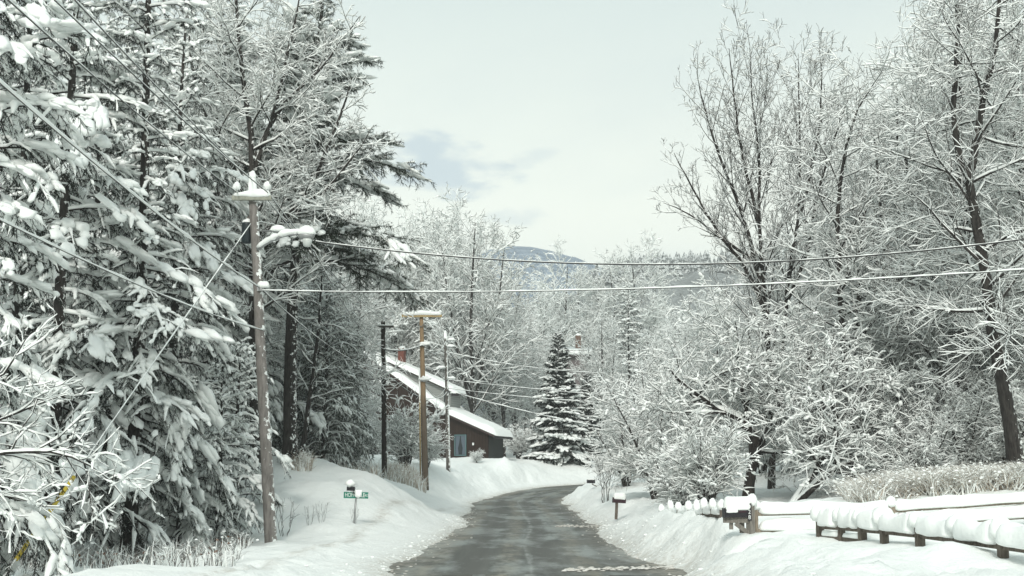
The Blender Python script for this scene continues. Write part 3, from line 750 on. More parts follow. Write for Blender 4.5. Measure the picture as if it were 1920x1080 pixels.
SAP = conifer('young_hemlock', 34, [(0, 0, 0), (0.05, 0, 2.5), (0, 0, 5.2)], .07, .35, 1.5, 70, lambda f: (1 - f) ** .7 + .08, e_lo=5, e_hi=35, droop=1.6, n2=1.2, n3=.2, bl2=48, bln=.09, blw=.012, snow=.8, frost=.09, pillow=.5)
op, _ = path([(544, 876), (544, 700), (549, 560), (560, 420), (575, 280), (592, 130), (605, 0), (612, -140)], 52, .3, .03)
tp = np.array([at(px, py, 52) for px, py in [(544, 876), (544, 700), (549, 560), (560, 420), (575, 280), (592, 130), (605, 0), (612, -140)]]) - np.array(op)
PINE = conifer('white_pine', 35, tp, 0.29, 8.3, 4.6, 118, lambda f: (0.74 + .34 * math.sin(f * 23 + 1.2)) * (1 - f) ** .95, e_lo=8, e_hi=45, droop=1.15, n2=1.05, n3=.4, bl2=46, bln=.22, blw=.02, snow=1.2, frost=.06, pillow=.7, tw=.045, len2=.34, needles=M_NEEDLE2, bark=M_BARK, l2up=-.15)
CED = conifer('cedar', 36, [(0, 0, 0), (.1, 0, 4), (0, 0, 8.8)], .13, .5, 1.7, 120, lambda f: (1 - f) ** .6 * .9 + .12, e_lo=15, e_hi=50, droop=1.9, n2=1.2, n3=.5, bl2=42, bln=.13, blw=.02, snow=.6, frost=.25, pillow=.15, needles=M_NEEDLE2)
SPR = conifer('blue_spruce', 37, [(0, 0, 0), (0, 0, 6), (0, 0, 12.6)], .2, .25, 2.9, 150, lambda f: (1 - f) ** .85 + .03, e_lo=-6, e_hi=30, droop=.55, n2=.9, n3=0, bl2=25, bln=.34, blw=.10, snow=1.5, frost=.0, pillow=.8, len2=.36, tw=.035, pflat=.42, jit=.12)
print('TRIS', TRI, sum(TRI.values()))
# ------------------------------------------------------------------ trees: planting
# left of the road
plant('spruce_tree', SP1, 'tall snow-laden spruce with straight bare trunk, between the guy wire and the roadside maple', 'tree', ground_at(262, 35, .2), 0.3)
plant('hemlock_tree', SP2, 'shaggy snow-laden conifer with dark trunk behind the yellow guy wire guard', 'tree', ground_at(118, 34, .2), 1.3, 1.08)
plant('spruce_tree', SP3, 'nearest conifer with heavy drooping snow boughs, at the picture edge by the overhead wires', 'tree', ground_at(-75, 25, .2), 2.0)
plant('spruce_tree', SP3, 'full snowy spruce standing behind the tall bare-trunked spruce', 'tree', ground_at(330, 44, .2), 3.6, 1.05)
plant('hemlock_tree', SP2, 'snowy conifer filling the top corner between two darker trunks', 'tree', ground_at(30, 41, .2), 4.1, 1.15)
plant('hemlock_tree', SAP, 'small snowy hemlock at the foot of the grey utility pole', 'tree', ground_at(421, 38, .1), .5, 1.0)
plant('hemlock_tree', SAP, 'small drooping hemlock beside the thick dark trunk in the ditch', 'tree', ground_at(352, 37, .1), 2.2, .95)
plant('hemlock_tree', SAP, 'low snowy hemlock under the spruces behind the grey utility pole', 'tree', ground_at(455, 43, .1), 3.9, 1.1)
plant('pine_tree', PINE, 'big white pine with thick dark trunk and drooping boughs above the snowbank', 'tree', op, 0.0)
plant('maple_tree', DMAP, 'large bare maple frosted with snow, crown spreading above the utility pole crossarm', 'tree', o1d, 0.0)
plant('cedar_tree', CED, 'dense grey-green cedar on the bank behind the white pine', 'tree', ground_at(612, 60, .2), .4, 1.05)
plant('cedar_tree', CED, 'cedar nearest the black utility pole, with dark gaps in its foliage', 'tree', ground_at(655, 68, .2), 2.4, 1.0)
plant('cedar_tree', CED, 'slender cedar close behind the trunk of the white pine', 'tree', ground_at(590, 63, .2), 4.4, 1.15)
plant('bare_tree', OVER, 'leafless bush reaching over the ditch with thick snow on its branches', 'bush', o_b, 0.0)
_o, s = path([(566, 805), (578, 700), (592, 600), (600, 500), (602, 430)], 57, .13, .03)
THIN = broadleaf('thin_trunk', 40, [s], [LV(1.6, .3, .98, 62, .3, 6, .1, .12, .4, maxL=1.8), LV(2.2, .15, .98, 45, .45, 4, 0, .12, .5), LV(3, .15, .98, 45, .45, 3, 0, .12, .5)], snow_r=.025)
plant('bare_tree', THIN, 'thin leaning dark trunk just behind the white pine trunk', 'tree', (_o[0], _o[1], gz(_o[0], _o[1]) - .1), 0.0)
WL = [(400, 52, SP1, 1.0), (180, 50, SP3, 1.1), (480, 60, SP2, 1.0), (60, 56, SP1, 1.1), (300, 60, SP2, 1.1), (-60, 48, SP1, 1.0), (520, 72, SP3, 1.15), (220, 68, SP1, 1.1), (600, 78, SP2, .85), (660, 84, SP1, .62), (120, 66, SP3, 1.2), (430, 74, SP1, 1.1), (-140, 36, SP2, 1.0), (380, 66, SP3, 1.15), (700, 95, SP3, .5)]
for i, (px, Yy, me, sc) in enumerate(WL):
    plant('conifer_tree', me, 'snowy conifer deep in the woods behind the roadside spruces', 'tree', ground_at(px, Yy, .3), i * 1.9 + .4, sc, 'conifers in the woods behind the roadside spruces')
WLb = [(350, 55, MAPLE, 1.1), (560, 66, MAPLE, 1.0), (640, 76, ASH, 1.0)]
for i, (px, Yy, me, sc) in enumerate(WLb):
    plant('bare_tree', me, 'frosted bare tree in the woods behind the large roadside maple', 'tree', ground_at(px, Yy, .3), i * 2.1, sc, 'bare trees behind the roadside maple')
# around the house
plant('snowy_bush', BUSH, 'large snow-covered bush in front of the brown house, beside the tan utility pole', 'bush', ground_at(764, 86, .1), .4, 1.5)
plant('snowy_bush', BUSH, 'snow-covered bush between the brown house wall and the thin grey pole', 'bush', ground_at(803, 91, .1), 1.8, .85)
plant('snowy_bush', BUSH, 'small snow-topped shrub under the blue-trimmed window', 'bush', ground_at(895, 108.5, .1), 2.2, .36)
plant('snowy_bush', BUSH, 'pale bare bush at the eave end of the brown house', 'bush', ground_at(972, 122, .1), 3.0, 1.1)
plant('snowy_bush', BUSH, 'bushy snow-covered shrub on the slope below the cedars', 'bush', ground_at(668, 79, .1), 4.0, 1.1)
FB = [(885, 122, 1.15, 'bare tree with a single straight trunk behind the eave of the brown house'), (745, 124, 1.02, 'many-stemmed bare tree beside the red chimney of the brown house'), (810, 134, 1.2, 'highest rounded frosted crown behind the brown house')]
for i, (px, Yy, sc, lb) in enumerate(FB):
    plant('bare_tree', FAR, lb, 'tree', ground_at(px, Yy, .3), i * 2.3 + .5, sc)
for i, (px, Yy, sc) in enumerate([(700, 138, 1.1), (855, 146, 1.28), (925, 150, 1.05), (770, 152, 1.3), (965, 140, .75), (890, 160, 1.25), (985, 170, .85), (650, 120, 1.15), (945, 130, .75), (1000, 150, .7), (835, 130, 1.0), (920, 138, 1.0), (790, 128, .9)]):
    plant('bare_tree', FAR, 'frosted bare tree among the grove behind the brown house', 'tree', ground_at(px, Yy, .3), i * 1.7, sc, 'grove of bare trees behind the brown house')
plant('blue_spruce', SPR, 'dark cone-shaped spruce with crisp snow ledges at the road bend', 'tree', ground_at(1046, 121, .2), .3, .97)
plant('blue_spruce', SPR, 'shorter spruce half hidden behind the cone-shaped spruce at the bend', 'tree', ground_at(1098, 132, .2), 2.3, .72)
for i, (px, Yy, sc, lb) in enumerate([(1062, 200, 1.38, 'bare tree rising behind the tip of the cone-shaped spruce'), (1125, 205, 1.25, 'thin bare tree between the spruce tip and the dark pine'), (1190, 205, 1.5, 'tall bare round-crowned tree standing against the sky behind the dark pine'), (1012, 190, 1.12, 'bare tree below the blue mountain shoulder')]):
    plant('bare_tree', FAR, lb, 'tree', ground_at(px, Yy, .3), i * 1.3 + 1, sc)
plant('pine_tree', SP1, 'dark-topped pine behind the snowy thicket, under the power line', 'tree', ground_at(1178, 118, .3), 1.0, .88)
for i, (px, Yy, sc) in enumerate([(1262, 160, .85), (1310, 175, 1.0), (1125, 135, .75), (1240, 130, .6), (1290, 140, .7), (1010, 205, .6), (1100, 180, .6), (1160, 160, .6), (1330, 120, .75)]):
    plant('bare_tree', FAR, 'low frosted bare tree beyond the road bend', 'tree', ground_at(px, Yy, .3), i * 2.7, sc, 'low bare trees beyond the road bend')
# right of the road
plant('apple_tree', APPLE, 'wide snow-covered apple tree with a forked dark trunk behind the near mailbox', 'tree', o1, 0.0)
plant('apple_tree', APPLE2, 'snow-covered tree with a strongly leaning trunk behind the wooden fence', 'tree', o2, 0.0)
TK = [(1225, 56, 1.05, 'dense snow-covered thicket behind the single-post mailbox'), (1170, 74, 1.0, 'snow-covered thicket closest to the road bend'), (1300, 60, 1.1, 'tall snow-covered thicket between the road thicket and the forked apple tree'),
      (1215, 86, 1.35, 'upper snowy thicket rising behind the roadside thickets'), (1650, 47, 1.0, 'snow-covered thicket behind the leaning trunk'), (1738, 48, 1.15, 'tall snowy thicket above the middle post of the long fence'), (1818, 51, 1.2, 'snowy thicket between the leaning dark trunk and the slim twin-stemmed tree')]
for i, (px, Yy, sc, lb) in enumerate(TK):
    plant('snowy_thicket', THICK, lb, 'shrub', ground_at(px, Yy, .2), i * 1.1, sc)
plant('snowy_bush', BUSH, 'low rounded snowy bush behind the row of snow-capped fence posts', 'bush', ground_at(1318, 38, .1), .9, .85)
plant('snowy_bush', BUSH, 'flattened snowy bush between the single-post mailbox and the fence', 'bush', ground_at(1265, 42, .1), 2.9, .75)
plant('sapling', SAPL, 'cluster of thin sapling stems beside the far mailbox', 'sapling', ground_at(1131, 68, .05), .2, 1.2)
plant('poplar_tree', TALL, 'tall vase-shaped bare tree with upright twigs against the open sky', 'tree', (o5[0], o5[1], o5[2]), 0)
plant('maple_tree', LEAN, 'dark leaning snow-edged trunk nearest the picture edge behind the fence', 'tree', o7, 0)
plant('maple_tree', SLIM, 'slim twin-stemmed bare tree between the vase-shaped tree and the leaning dark trunk', 'tree', o6, 0)
WR = [(1690, 48, ASH, 1.0), (1745, 52, MAPLE, 1.0), (1800, 46, ASH, 1.1), (1860, 56, MAPLE, 1.1), (1935, 48, MAPLE, 1.15), (1650, 62, MAPLE, .95), (1560, 66, ASH, .8), (1720, 66, ASH, 1.15), (1790, 70, MAPLE, 1.2),
      (1890, 72, ASH, 1.3), (1500, 74, MAPLE, .72), (1620, 80, MAPLE, 1.1), (1700, 84, ASH, 1.3), (1400, 78, ASH, .72), (1340, 92, MAPLE, .66), (1960, 62, ASH, 1.2), (1840, 90, MAPLE, 1.5), (1450, 96, MAPLE, .8), (1560, 100, MAPLE, 1.0), (2000, 42, ASH, 1.1), (1760, 100, MAPLE, 1.5), (1640, 104, ASH, 1.3)]
for i, (px, Yy, me, sc) in enumerate(WR):
    plant('bare_tree', me, 'snow-covered bare tree in the woods behind the wooden rail fence', 'tree', ground_at(px, Yy, .3), i * 2.2 + 1, sc, 'bare trees in the woods behind the rail fence')
for i, (px, Yy, sc) in enumerate([(1715, 41.5, .55), (1790, 42.5, .62), (1852, 43.5, .6), (1925, 41, .6), (1690, 44, .6), (1775, 46, .75), (1830, 52, .8), (1880, 42, .65), (1660, 52, .8), (1740, 62, 1.0), (1850, 66, 1.1), (1935, 44, .8), (1980, 60, 1.0), (1600, 74, 1.0), (1680, 90, 1.2), (1460, 72, .9), (1560, 56, .9), (1720, 54, .85), (1790, 58, .9), (1850, 48, .7), (1900, 60, 1.0), (1420, 60, .8), (1500, 62, .85), (1640, 66, 1.0), (1940, 50, .8), (1700, 74, 1.0), (1800, 78, 1.1), (1900, 84, 1.2), (1560, 82, 1.0), (1400, 92, 1.0), (1290, 100, 1.1)]):
    plant('snowy_thicket', THICK, 'snow-covered undergrowth shrub in the woods behind the rail fence', 'shrub', ground_at(px, Yy, .2), i * 1.7, sc, 'undergrowth shrubs behind the rail fence')
plant('conifer_tree', PINE, 'dark conifer crown showing between snowy branches in the top corner', 'tree', ground_at(1896, 62, .3), .7, 1.02)
# ------------------------------------------------------------------ far hills
def ridge(name, prof, Y, depth, col_a, col_b, base, jag, seed, nsub=90, rows=14, snowy=0.3):
    g = np.random.default_rng(seed)
    W = np.array([at(px, py, Y) for px, py in prof]); xs = np.linspace(W[0, 0], W[-1, 0], nsub); zs = np.interp(xs, W[:, 0], W[:, 2])
    u = np.linspace(0, 1, rows)
    V = []
    for r in u:
        h = math.sin(r * PI / 2) ** 0.9
        z = base + (zs - base) * h + (jag * fbm(xs * 8.0 / (W[-1, 0] - W[0, 0]) * 8, xs * 0 + r * 6 + seed, 4)) * (0.35 + 0.65 * r)
        V.append(np.stack([xs, np.full(nsub, Y - depth * (1 - r)) + 0 * xs, z], -1))
    for k, f in ((1, .6), (2, 0.0)):
        V.append(np.stack([xs, np.full(nsub, Y + depth * .5 * k), base + (zs - base) * f], -1))
    V = np.array(V); R_ = V.shape[0]
    ii = (np.arange(R_ - 1)[:, None] * nsub + np.arange(nsub - 1)[None]).ravel()
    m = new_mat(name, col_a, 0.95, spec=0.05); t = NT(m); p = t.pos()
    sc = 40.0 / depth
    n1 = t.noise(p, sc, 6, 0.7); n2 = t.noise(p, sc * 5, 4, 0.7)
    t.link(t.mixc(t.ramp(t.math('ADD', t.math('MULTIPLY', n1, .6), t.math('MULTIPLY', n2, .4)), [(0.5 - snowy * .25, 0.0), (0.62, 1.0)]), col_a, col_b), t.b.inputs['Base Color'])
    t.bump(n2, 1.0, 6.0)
    return tag(MB().add(V.reshape(-1, 3), np.stack([ii, ii + 1, ii + nsub + 1, ii + nsub], -1)).obj(name, m), kind='structure')
ridge('mountain', [(-900, 700), (560, 640), (760, 560), (880, 515), (930, 495), (965, 484), (1003, 493), (1050, 509), (1080, 523), (1120, 540), (1200, 556), (1330, 560), (1700, 600), (2100, 640)], 1400, 700, (0.085, 0.15, 0.245), (0.38, 0.47, 0.58), 40, 5, 3)  # blue of the distant haze is partly painted into both base colours
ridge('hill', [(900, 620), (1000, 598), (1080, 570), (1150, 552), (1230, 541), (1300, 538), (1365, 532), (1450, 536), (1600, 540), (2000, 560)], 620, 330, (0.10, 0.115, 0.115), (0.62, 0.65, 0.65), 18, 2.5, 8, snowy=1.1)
# conifers standing on the near hill: far too many and too small to count
g_ = np.random.default_rng(77); mb = MB(); K = 1500
hx = g_.uniform(30, 330, K); hy = g_.uniform(480, 622, K)
ridge_z = np.interp(960 + hx / hy * F, [1000, 1080, 1150, 1230, 1300, 1365, 1450, 1600, 2000], [at(0, q, 620)[2] for q in (598, 570, 552, 541, 538, 532, 536, 540, 560)])
hr = (hy - 290) / 330
hz = 18 + (ridge_z - 18) * np.sin(np.clip(hr, 0, 1) * PI / 2) ** .9 - 1.5
hh = g_.uniform(5, 10, K)
T7 = np.arange(7) * 2 * PI / 7
for lo, hi, wd in ((0.0, .55, .26), (.3, .8, .19), (.6, 1.0, .12)):
    ring = np.stack([hx[:, None] + np.cos(T7) * (hh * wd)[:, None] * g_.uniform(.7, 1.3, (K, 7)), hy[:, None] + np.sin(T7) * (hh * wd)[:, None], (hz + hh * lo)[:, None] + 0 * T7], -1)
    V = np.concatenate([ring, np.stack([hx, hy, hz + hh * hi], -1)[:, None]], 1)
    tri = np.array([[j, (j + 1) % 7, 7] for j in range(7)])
    mb.add(V.reshape(-1, 3), (tri[None] + (np.arange(K) * 8)[:, None, None]).reshape(-1, 3))
m = new_mat('far_conifers', (0.04, 0.05, 0.05), .9, spec=.1); t = NT(m)
t.link(t.mixc(t.ramp(t.noise(t.pos(), .9, 4, .7), [(.42, 0.0), (.58, .85)]), (0.06, 0.07, 0.07), (.66, .69, .69)), t.b.inputs['Base Color'])
tag(mb.obj('far_forest', m, smooth=False), kind='stuff')

# ------------------------------------------------------------------ materials for built things
def wood_mat(name, a, b, plaster=0.0, scale=5.0, thr=.5, side=(1, -.25, 0)):
    return mk_bark(name, a, b, plaster=plaster, scale=scale, pl_thr=thr if plaster else 9, side=side)
M_POLE1 = wood_mat('weathered_pole', (0.135, 0.125, 0.117), (0.27, 0.25, 0.235), .42, 5, .48)
M_POLE2 = wood_mat('creosote_pole', (0.010, 0.008, 0.007), (0.035, 0.027, 0.022), .45, 8, .62)
M_POLE4 = wood_mat('grey_pole', (0.06, 0.055, 0.05), (0.15, 0.14, 0.125), .6, 6, .40)
M_ARM = wood_mat('crossarm_wood', (0.24, 0.25, 0.21), (0.36, 0.36, 0.31))
M_ARMD = wood_mat('old_crossarm_wood', (0.05, 0.045, 0.04), (0.12, 0.11, 0.1))
M_FENCE = wood_mat('fence_wood', (0.17, 0.145, 0.115), (0.30, 0.26, 0.205), 0, 9)
M_GWOOD = wood_mat('grey_timber', (0.13, 0.12, 0.105), (0.25, 0.235, 0.21), 0, 9)
M_FENCED = wood_mat('dark_fence_wood', (0.08, 0.068, 0.057), (0.18, 0.155, 0.13), 0, 9)
M_TAN = wood_mat('tan_timber', (0.32, 0.24, 0.12), (0.45, 0.35, 0.19), 0, 9)
M_METAL = new_mat('galvanised_metal', (0.32, 0.33, 0.33), 0.45, 0.6)
M_WIRE = new_mat('wire', (0.035, 0.035, 0.035), 0.6)
M_CAN = new_mat('transformer_paint', (0.012, 0.022, 0.026), 0.4)
M_BLACK = new_mat('black_paint', (0.012, 0.010, 0.014), 0.4)
M_MAROON = new_mat('dark_maroon_paint', (0.03, 0.008, 0.014), 0.45)
M_GLASS = new_mat('lamp_glass', (0.55, 0.58, 0.56), 0.25)
M_PORC = new_mat('porcelain', (0.09, 0.075, 0.065), 0.3)
M_YEL = new_mat('yellow_plastic', (0.50, 0.38, 0.03), 0.5)
M_GREEN = new_mat('sign_green', (0.005, 0.17, 0.115), 0.45)
M_WHITE = new_mat('sign_white', (0.72, 0.75, 0.73), 0.5)

m = new_mat('two_tone_pole', (0.3, 0.2, 0.1), .85, spec=.2); t = NT(m)
p = t.obj(); zz = t.n('ShaderNodeSeparateXYZ', {0: p}).outputs['Z']
n1 = t.noise(t.n('ShaderNodeMapping', {'Vector': p, 'Scale': (1, 1, .2)}).outputs[0], 9, 5, .65); n2 = t.noise(p, 6, 5, .7)
low = t.mixc(n1, (.07, .055, .042), (.20, .16, .12)); hi = t.mixc(n1, (.19, .125, .07), (.35, .25, .155))
c = t.mixc(t.ramp(t.math('ADD', t.math('MULTIPLY', zz, .1), t.math('MULTIPLY', n2, .12)), [(.5, 0.0), (.62, 1.0)]), low, hi)
ds = t.n('ShaderNodeVectorMath', {0: t.nrm(), 1: Vector((1, -.2, 0)).normalized()}, operation='DOT_PRODUCT').outputs['Value']
c = t.mixc(t.ramp(t.math('ADD', t.math('MULTIPLY', ds, .55), n2), [(1.02, 0.0), (1.07, 1.0)]), c, SNOW)
t.link(c, t.b.inputs['Base Color']); M_POLE3 = m

def V3(*a): return np.array(a, float)
def loaf(mb, p0, p1, w, h, g, n=14, k=9, rnd=.25, noise=.06, mi=0):
    """a long loaf of snow lying from p0 to p1 on a flat top"""
    p0, p1 = np.array(p0, float), np.array(p1, float); L = np.linalg.norm(p1 - p0)
    d = (p1 - p0) / L; sd = norm(np.cross([0, 0, 1.0], d)[None])[0]
    s = np.linspace(0, 1, n); s = .5 - .5 * np.cos(s * PI) * (1 - .25) - .25 * (1 - 2 * s) * .5; s = (s - s[0]) / (s[-1] - s[0])
    e = np.minimum(s, 1 - s) * L; en = np.sqrt(np.clip(1 - np.clip(1 - e / rnd, 0, 1) ** 2, 0.02, 1))
    lowf = 1 + noise * 1.6 * np.interp(s, np.linspace(0, 1, 6), g.standard_normal(6))
    a = np.linspace(0, 2 * PI, k, endpoint=False)
    ca = np.sign(np.cos(a)) * np.abs(np.cos(a)) ** .65; sa = np.sign(np.sin(a)) * np.abs(np.sin(a)) ** .75
    sa = np.where(sa < 0, sa * .22, sa)
    o_ = g.uniform(0, 200); rr = 1 + noise * 1.6 * fbm((s * L * 2.2)[:, None] + o_ + 0 * a[None], np.cos(a)[None] * .8 + np.sin(a)[None] * 1.7 + o_ * .3, 3)
    V = p0 + d * (s * L)[:, None, None] + sd * (w / 2 * en[:, None] * rr * ca)[..., None] + V3(0, 0, 1) * (h * (en * lowf)[:, None] * rr * sa)[..., None]
    i = np.arange(n - 1)[:, None] * k; j = np.arange(k)[None]; j2 = (j + 1) % k
    Q = np.stack([i + j, i + j2, i + k + j2, i + k + j], -1).reshape(-1, 4)
    c = np.stack([V[0].mean(0), V[-1].mean(0)])
    jj = np.arange(k); jj2 = (jj + 1) % k
    VV = np.concatenate([V.reshape(-1, 3), c]); base = n * k
    mb.add(VV, Q, mi)
    b0 = mb.n - len(VV)
    mb.F.append((np.concatenate([np.stack([np.full(k, base), jj2, jj], -1), np.stack([np.full(k, base + 1), (n - 1) * k + jj, (n - 1) * k + jj2], -1)]) + b0, mi))
def blob(mb, c, ax, g, nu=10, nv=7, noise=.08, under=.5, rz=0.0, mi=0):
    a, b, h = ax; ca, sa = math.cos(rz), math.sin(rz)
    mb.add(*blobs(np.array([c], float), np.array([[[a * ca, a * sa, 0], [-b * sa, b * ca, 0], [0, 0, h]]]), nu, nv, noise, under, g), mi)
def quad(mb, a, b, c, d, mi=0): mb.add([a, b, c, d], [[0, 1, 2, 3]], mi)
def slab(mb, pts, th, mi=0):
    """polygon (list of 3-D points) given thickness along vector th"""
    P = np.array(pts, float); n = len(P); th = np.array(th, float)
    mb.add(np.concatenate([P, P + th]), np.array([[i, (i + 1) % n, n + (i + 1) % n, n + i] for i in range(n)]), mi)
    b = mb.n - 2 * n
    mb.F.append((np.array([list(range(n))[::-1]]) + b, mi)); mb.F.append((np.array([list(range(n, 2 * n))]) + b, mi))
g = np.random.default_rng(99)

# ------------------------------------------------------------------ brown house at the bend
hb = np.array(at(915, 866, 112)); PHI = math.radians(18)
HS = thing('brown_house', 'dark brown house with deep snow on its long sloping roof and a grey dormer', 'house', hb)
eu = V3(-math.cos(PHI), math.sin(PHI), 0); ew = V3(math.sin(PHI), math.cos(PHI), 0)
def hp(u, w, z): return eu * u + ew * w + V3(0, 0, z)
SL = .60
def rz_(u): return np.where(np.asarray(u) < 3.7, 2.35 + .43 * (np.asarray(u) + .7), 4.242 + .68 * (np.asarray(u) - 3.7)) * 1.0
m = new_mat('brown_siding', (.05, .02, .014), .8, spec=.2); t = NT(m)
p = t.obj(); uu = t.n('ShaderNodeVectorMath', {0: p, 1: Vector(eu)}, operation='DOT_PRODUCT').outputs['Value']
ww = t.n('ShaderNodeVectorMath', {0: p, 1: Vector(ew)}, operation='DOT_PRODUCT').outputs['Value']
ln = t.math('PINGPONG', t.math('MULTIPLY', t.math('ADD', uu, ww), 4.0), .5)
n1 = t.noise(t.n('ShaderNodeMapping', {'Vector': p, 'Scale': (1, 1, .12)}).outputs[0], 7, 5, .65)
c = t.mixc(n1, (.014, .010, .008), (.038, .022, .015)); c = t.mixc(t.ramp(ln, [(.03, .75), (.09, 0.0)]), c, (.008, .005, .004))
t.link(c, t.b.inputs['Base Color']); t.bump(t.ramp(ln, [(.03, 0.0), (.1, 1.0)]), .6, .02); M_SID = m
m = new_mat('grey_dormer', (.22, .225, .22), .8, spec=.2); t = NT(m); p = t.obj(); zz = t.n('ShaderNodeSeparateXYZ', {0: p}).outputs['Z']
t.link(t.mixc(t.ramp(t.math('PINGPONG', t.math('MULTIPLY', zz, 5.0), .5), [(.03, .6), (.1, 0.0)]), (.25, .26, .25), (.10, .10, .10)), t.b.inputs['Base Color']); M_DORM = m
M_FASC = new_mat('fascia', (.05, .03, .028), .7); M_TEAL = new_mat('teal_trim', (.06, .12, .125), .6); M_PANE = new_mat('dark_glass', (.012, .018, .022), .08)
M_CURT = new_mat('pale_curtain', (.075, .10, .125), .8); M_BRICK = new_mat('chimney_brick', (.15, .05, .035), .85)
LW, GW = 4.2, 12.0
mb = MB(); slab(mb, [hp(0, 0, -1.5), hp(GW, 0, -1.5), hp(GW, 0, rz_(GW) - .28), hp(3.7, 0, rz_(3.7) - .28), hp(0, 0, rz_(0) - .28)], ew * .2); mb.obj('gable_wall', M_SID, HS, False)
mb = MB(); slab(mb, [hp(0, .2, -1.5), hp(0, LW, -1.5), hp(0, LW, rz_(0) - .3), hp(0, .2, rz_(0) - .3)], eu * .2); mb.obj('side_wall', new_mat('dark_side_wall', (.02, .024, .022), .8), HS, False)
mb = MB(); slab(mb, [hp(.2, LW - .2, -1.5), hp(GW, LW - .2, -1.5), hp(GW, LW - .2, rz_(GW) - .3), hp(3.7, LW - .2, rz_(3.7) - .3), hp(.2, LW - .2, rz_(0) - .3)], ew * .2); mb.obj('back_wall', M_SID, HS, False)
mb = MB()
for ua, ub in ((-.7, 3.7), (3.702, GW)): slab(mb, [hp(ua, -.5, rz_(ua) - .22), hp(ub, -.5, rz_(ub) - .22), hp(ub, LW + .4, rz_(ub) - .22), hp(ua, LW + .4, rz_(ua) - .22)], V3(0, 0, .2))
RO = mb.obj('roof', M_FASC, HS, False)
# snow blanket on the roof: a soft slab with a rounded, bulging rim
def blanket(u0, u1, w0, w1, zf, th, nu=40, nw=16):
    us = np.linspace(u0, u1, nu); ws = np.linspace(w0, w1, nw); U, W = np.meshgrid(us, ws, indexing='ij')
    e = np.minimum.reduce([U - u0, u1 - U, W - w0, w1 - W]); h = th * np.sqrt(np.clip(1 - np.clip(1 - e / .28, 0, 1) ** 2, 0, 1)) * (1 + .10 * fbm(U * 1.3, W * 1.3 + u0, 3))
    top = eu * U[..., None] + ew * W[..., None] + V3(0, 0, 1) * (zf(U) + h + .01)[..., None]
    ii = (np.arange(nu - 1)[:, None] * nw + np.arange(nw - 1)[None]).ravel()
    q = np.stack([ii, ii + nw, ii + nw + 1, ii + 1], -1)
    bot = eu * U[..., None] + ew * W[..., None] + V3(0, 0, 1) * (zf(U) - .02)[..., None]
    mb = MB().add(top.reshape(-1, 3), q); mb.add(bot.reshape(-1, 3), q[:, ::-1]); return mb
blanket(-.95, GW, -.62, LW + .5, lambda u: rz_(u) - .02, .5).obj('snow_load', M_SNOW, RO)
dz = lambda u: 6.5 + .45 * (u - 4.2)
mb = MB(); slab(mb, [hp(3.9, 1.0, rz_(3.9) - .1), hp(11, 1.0, rz_(11) - .1), hp(11, 1.0, dz(11) - .1), hp(3.9, 1.0, dz(3.9) - .1)], ew * 2.6); DO = mb.obj('dormer', M_DORM, HS, False)
mb = MB(); slab(mb, [hp(4.05, .96, rz_(4.05) + .35), hp(4.5, .96, rz_(4.5) + .2), hp(4.5, .96, dz(4.5) - .18), hp(4.05, .96, dz(4.05) - .18)], ew * .03); mb.obj('dormer_window', M_PANE, DO, False)
mb = MB(); slab(mb, [hp(3.5, .6, dz(3.5) - .12), hp(11.2, .6, dz(11.2) - .12), hp(11.2, 3.8, dz(11.2) - .12), hp(3.5, 3.8, dz(3.5) - .12)], V3(0, 0, .12)); DR = mb.obj('dormer_roof', M_FASC, HS, False)
blanket(3.35, 11.2, .5, 3.9, dz, .42).obj('snow_load', M_SNOW, DR)
mb = MB(); add_box(mb, hp(9.3, 2.6, 9.45), (.55, .55, 1.9), rz=-PHI); CH = mb.obj('chimney', M_BRICK, HS, False)
mb = MB(); blob(mb, hp(9.3, 2.6, 10.4), (.34, .34, .25), g); mb.obj('snow_load', M_SNOW, CH)
# window with teal trim and parted curtains
wu, wz, wW, wH = 2.55, 1.45, 1.12, 1.85
WF = link('window', MB().add([hp(wu - wW / 2 + .08, -.02, wz - wH / 2 + .08), hp(wu + wW / 2 - .08, -.02, wz - wH / 2 + .08), hp(wu + wW / 2 - .08, -.02, wz + wH / 2 - .08), hp(wu - wW / 2 + .08, -.02, wz + wH / 2 - .08)], [[0, 1, 2, 3]]).mesh('window', M_PANE, False), HS)
mb = MB()
for (u, z, a, b) in ((wu - wW / 2 + .05, wz, .1, wH), (wu + wW / 2 - .05, wz, .1, wH), (wu, wz - wH / 2 + .05, wW - .2, .1), (wu, wz + wH / 2 - .05, wW - .2, .1)):
    add_box(mb, hp(u, -.04, z), (a, .1, b), rz=-PHI)
mb.obj('window_frame', M_TEAL, WF, False)
for s in (-1, 1):
    mb = MB(); q = [hp(wu + s * (wW / 2 - .12), -.035, wz + wH / 2 - .12), hp(wu + s * .03, -.035, wz + wH / 2 - .12), hp(wu + s * .10, -.035, wz + .25), hp(wu + s * .22, -.035, wz - .25), hp(wu + s * .16, -.035, wz - wH / 2 + .12), hp(wu + s * (wW / 2 - .12), -.035, wz - wH / 2 + .12)]
    slab(mb, q, ew * .008); mb.obj('curtain', M_CURT, WF, False)
mb = MB(); add_box(mb, hp(1.35, -.06, 1.55), (.14, .12, .22), rz=-PHI); mb.obj('porch_light', M_WHITE, HS, False)
mb = MB(); add_tube(mb, [hp(-.75, -.45, 2.1), hp(-.75, LW + .3, 2.1)], .09, 6); mb.obj('gutter', M_BLACK, HS)

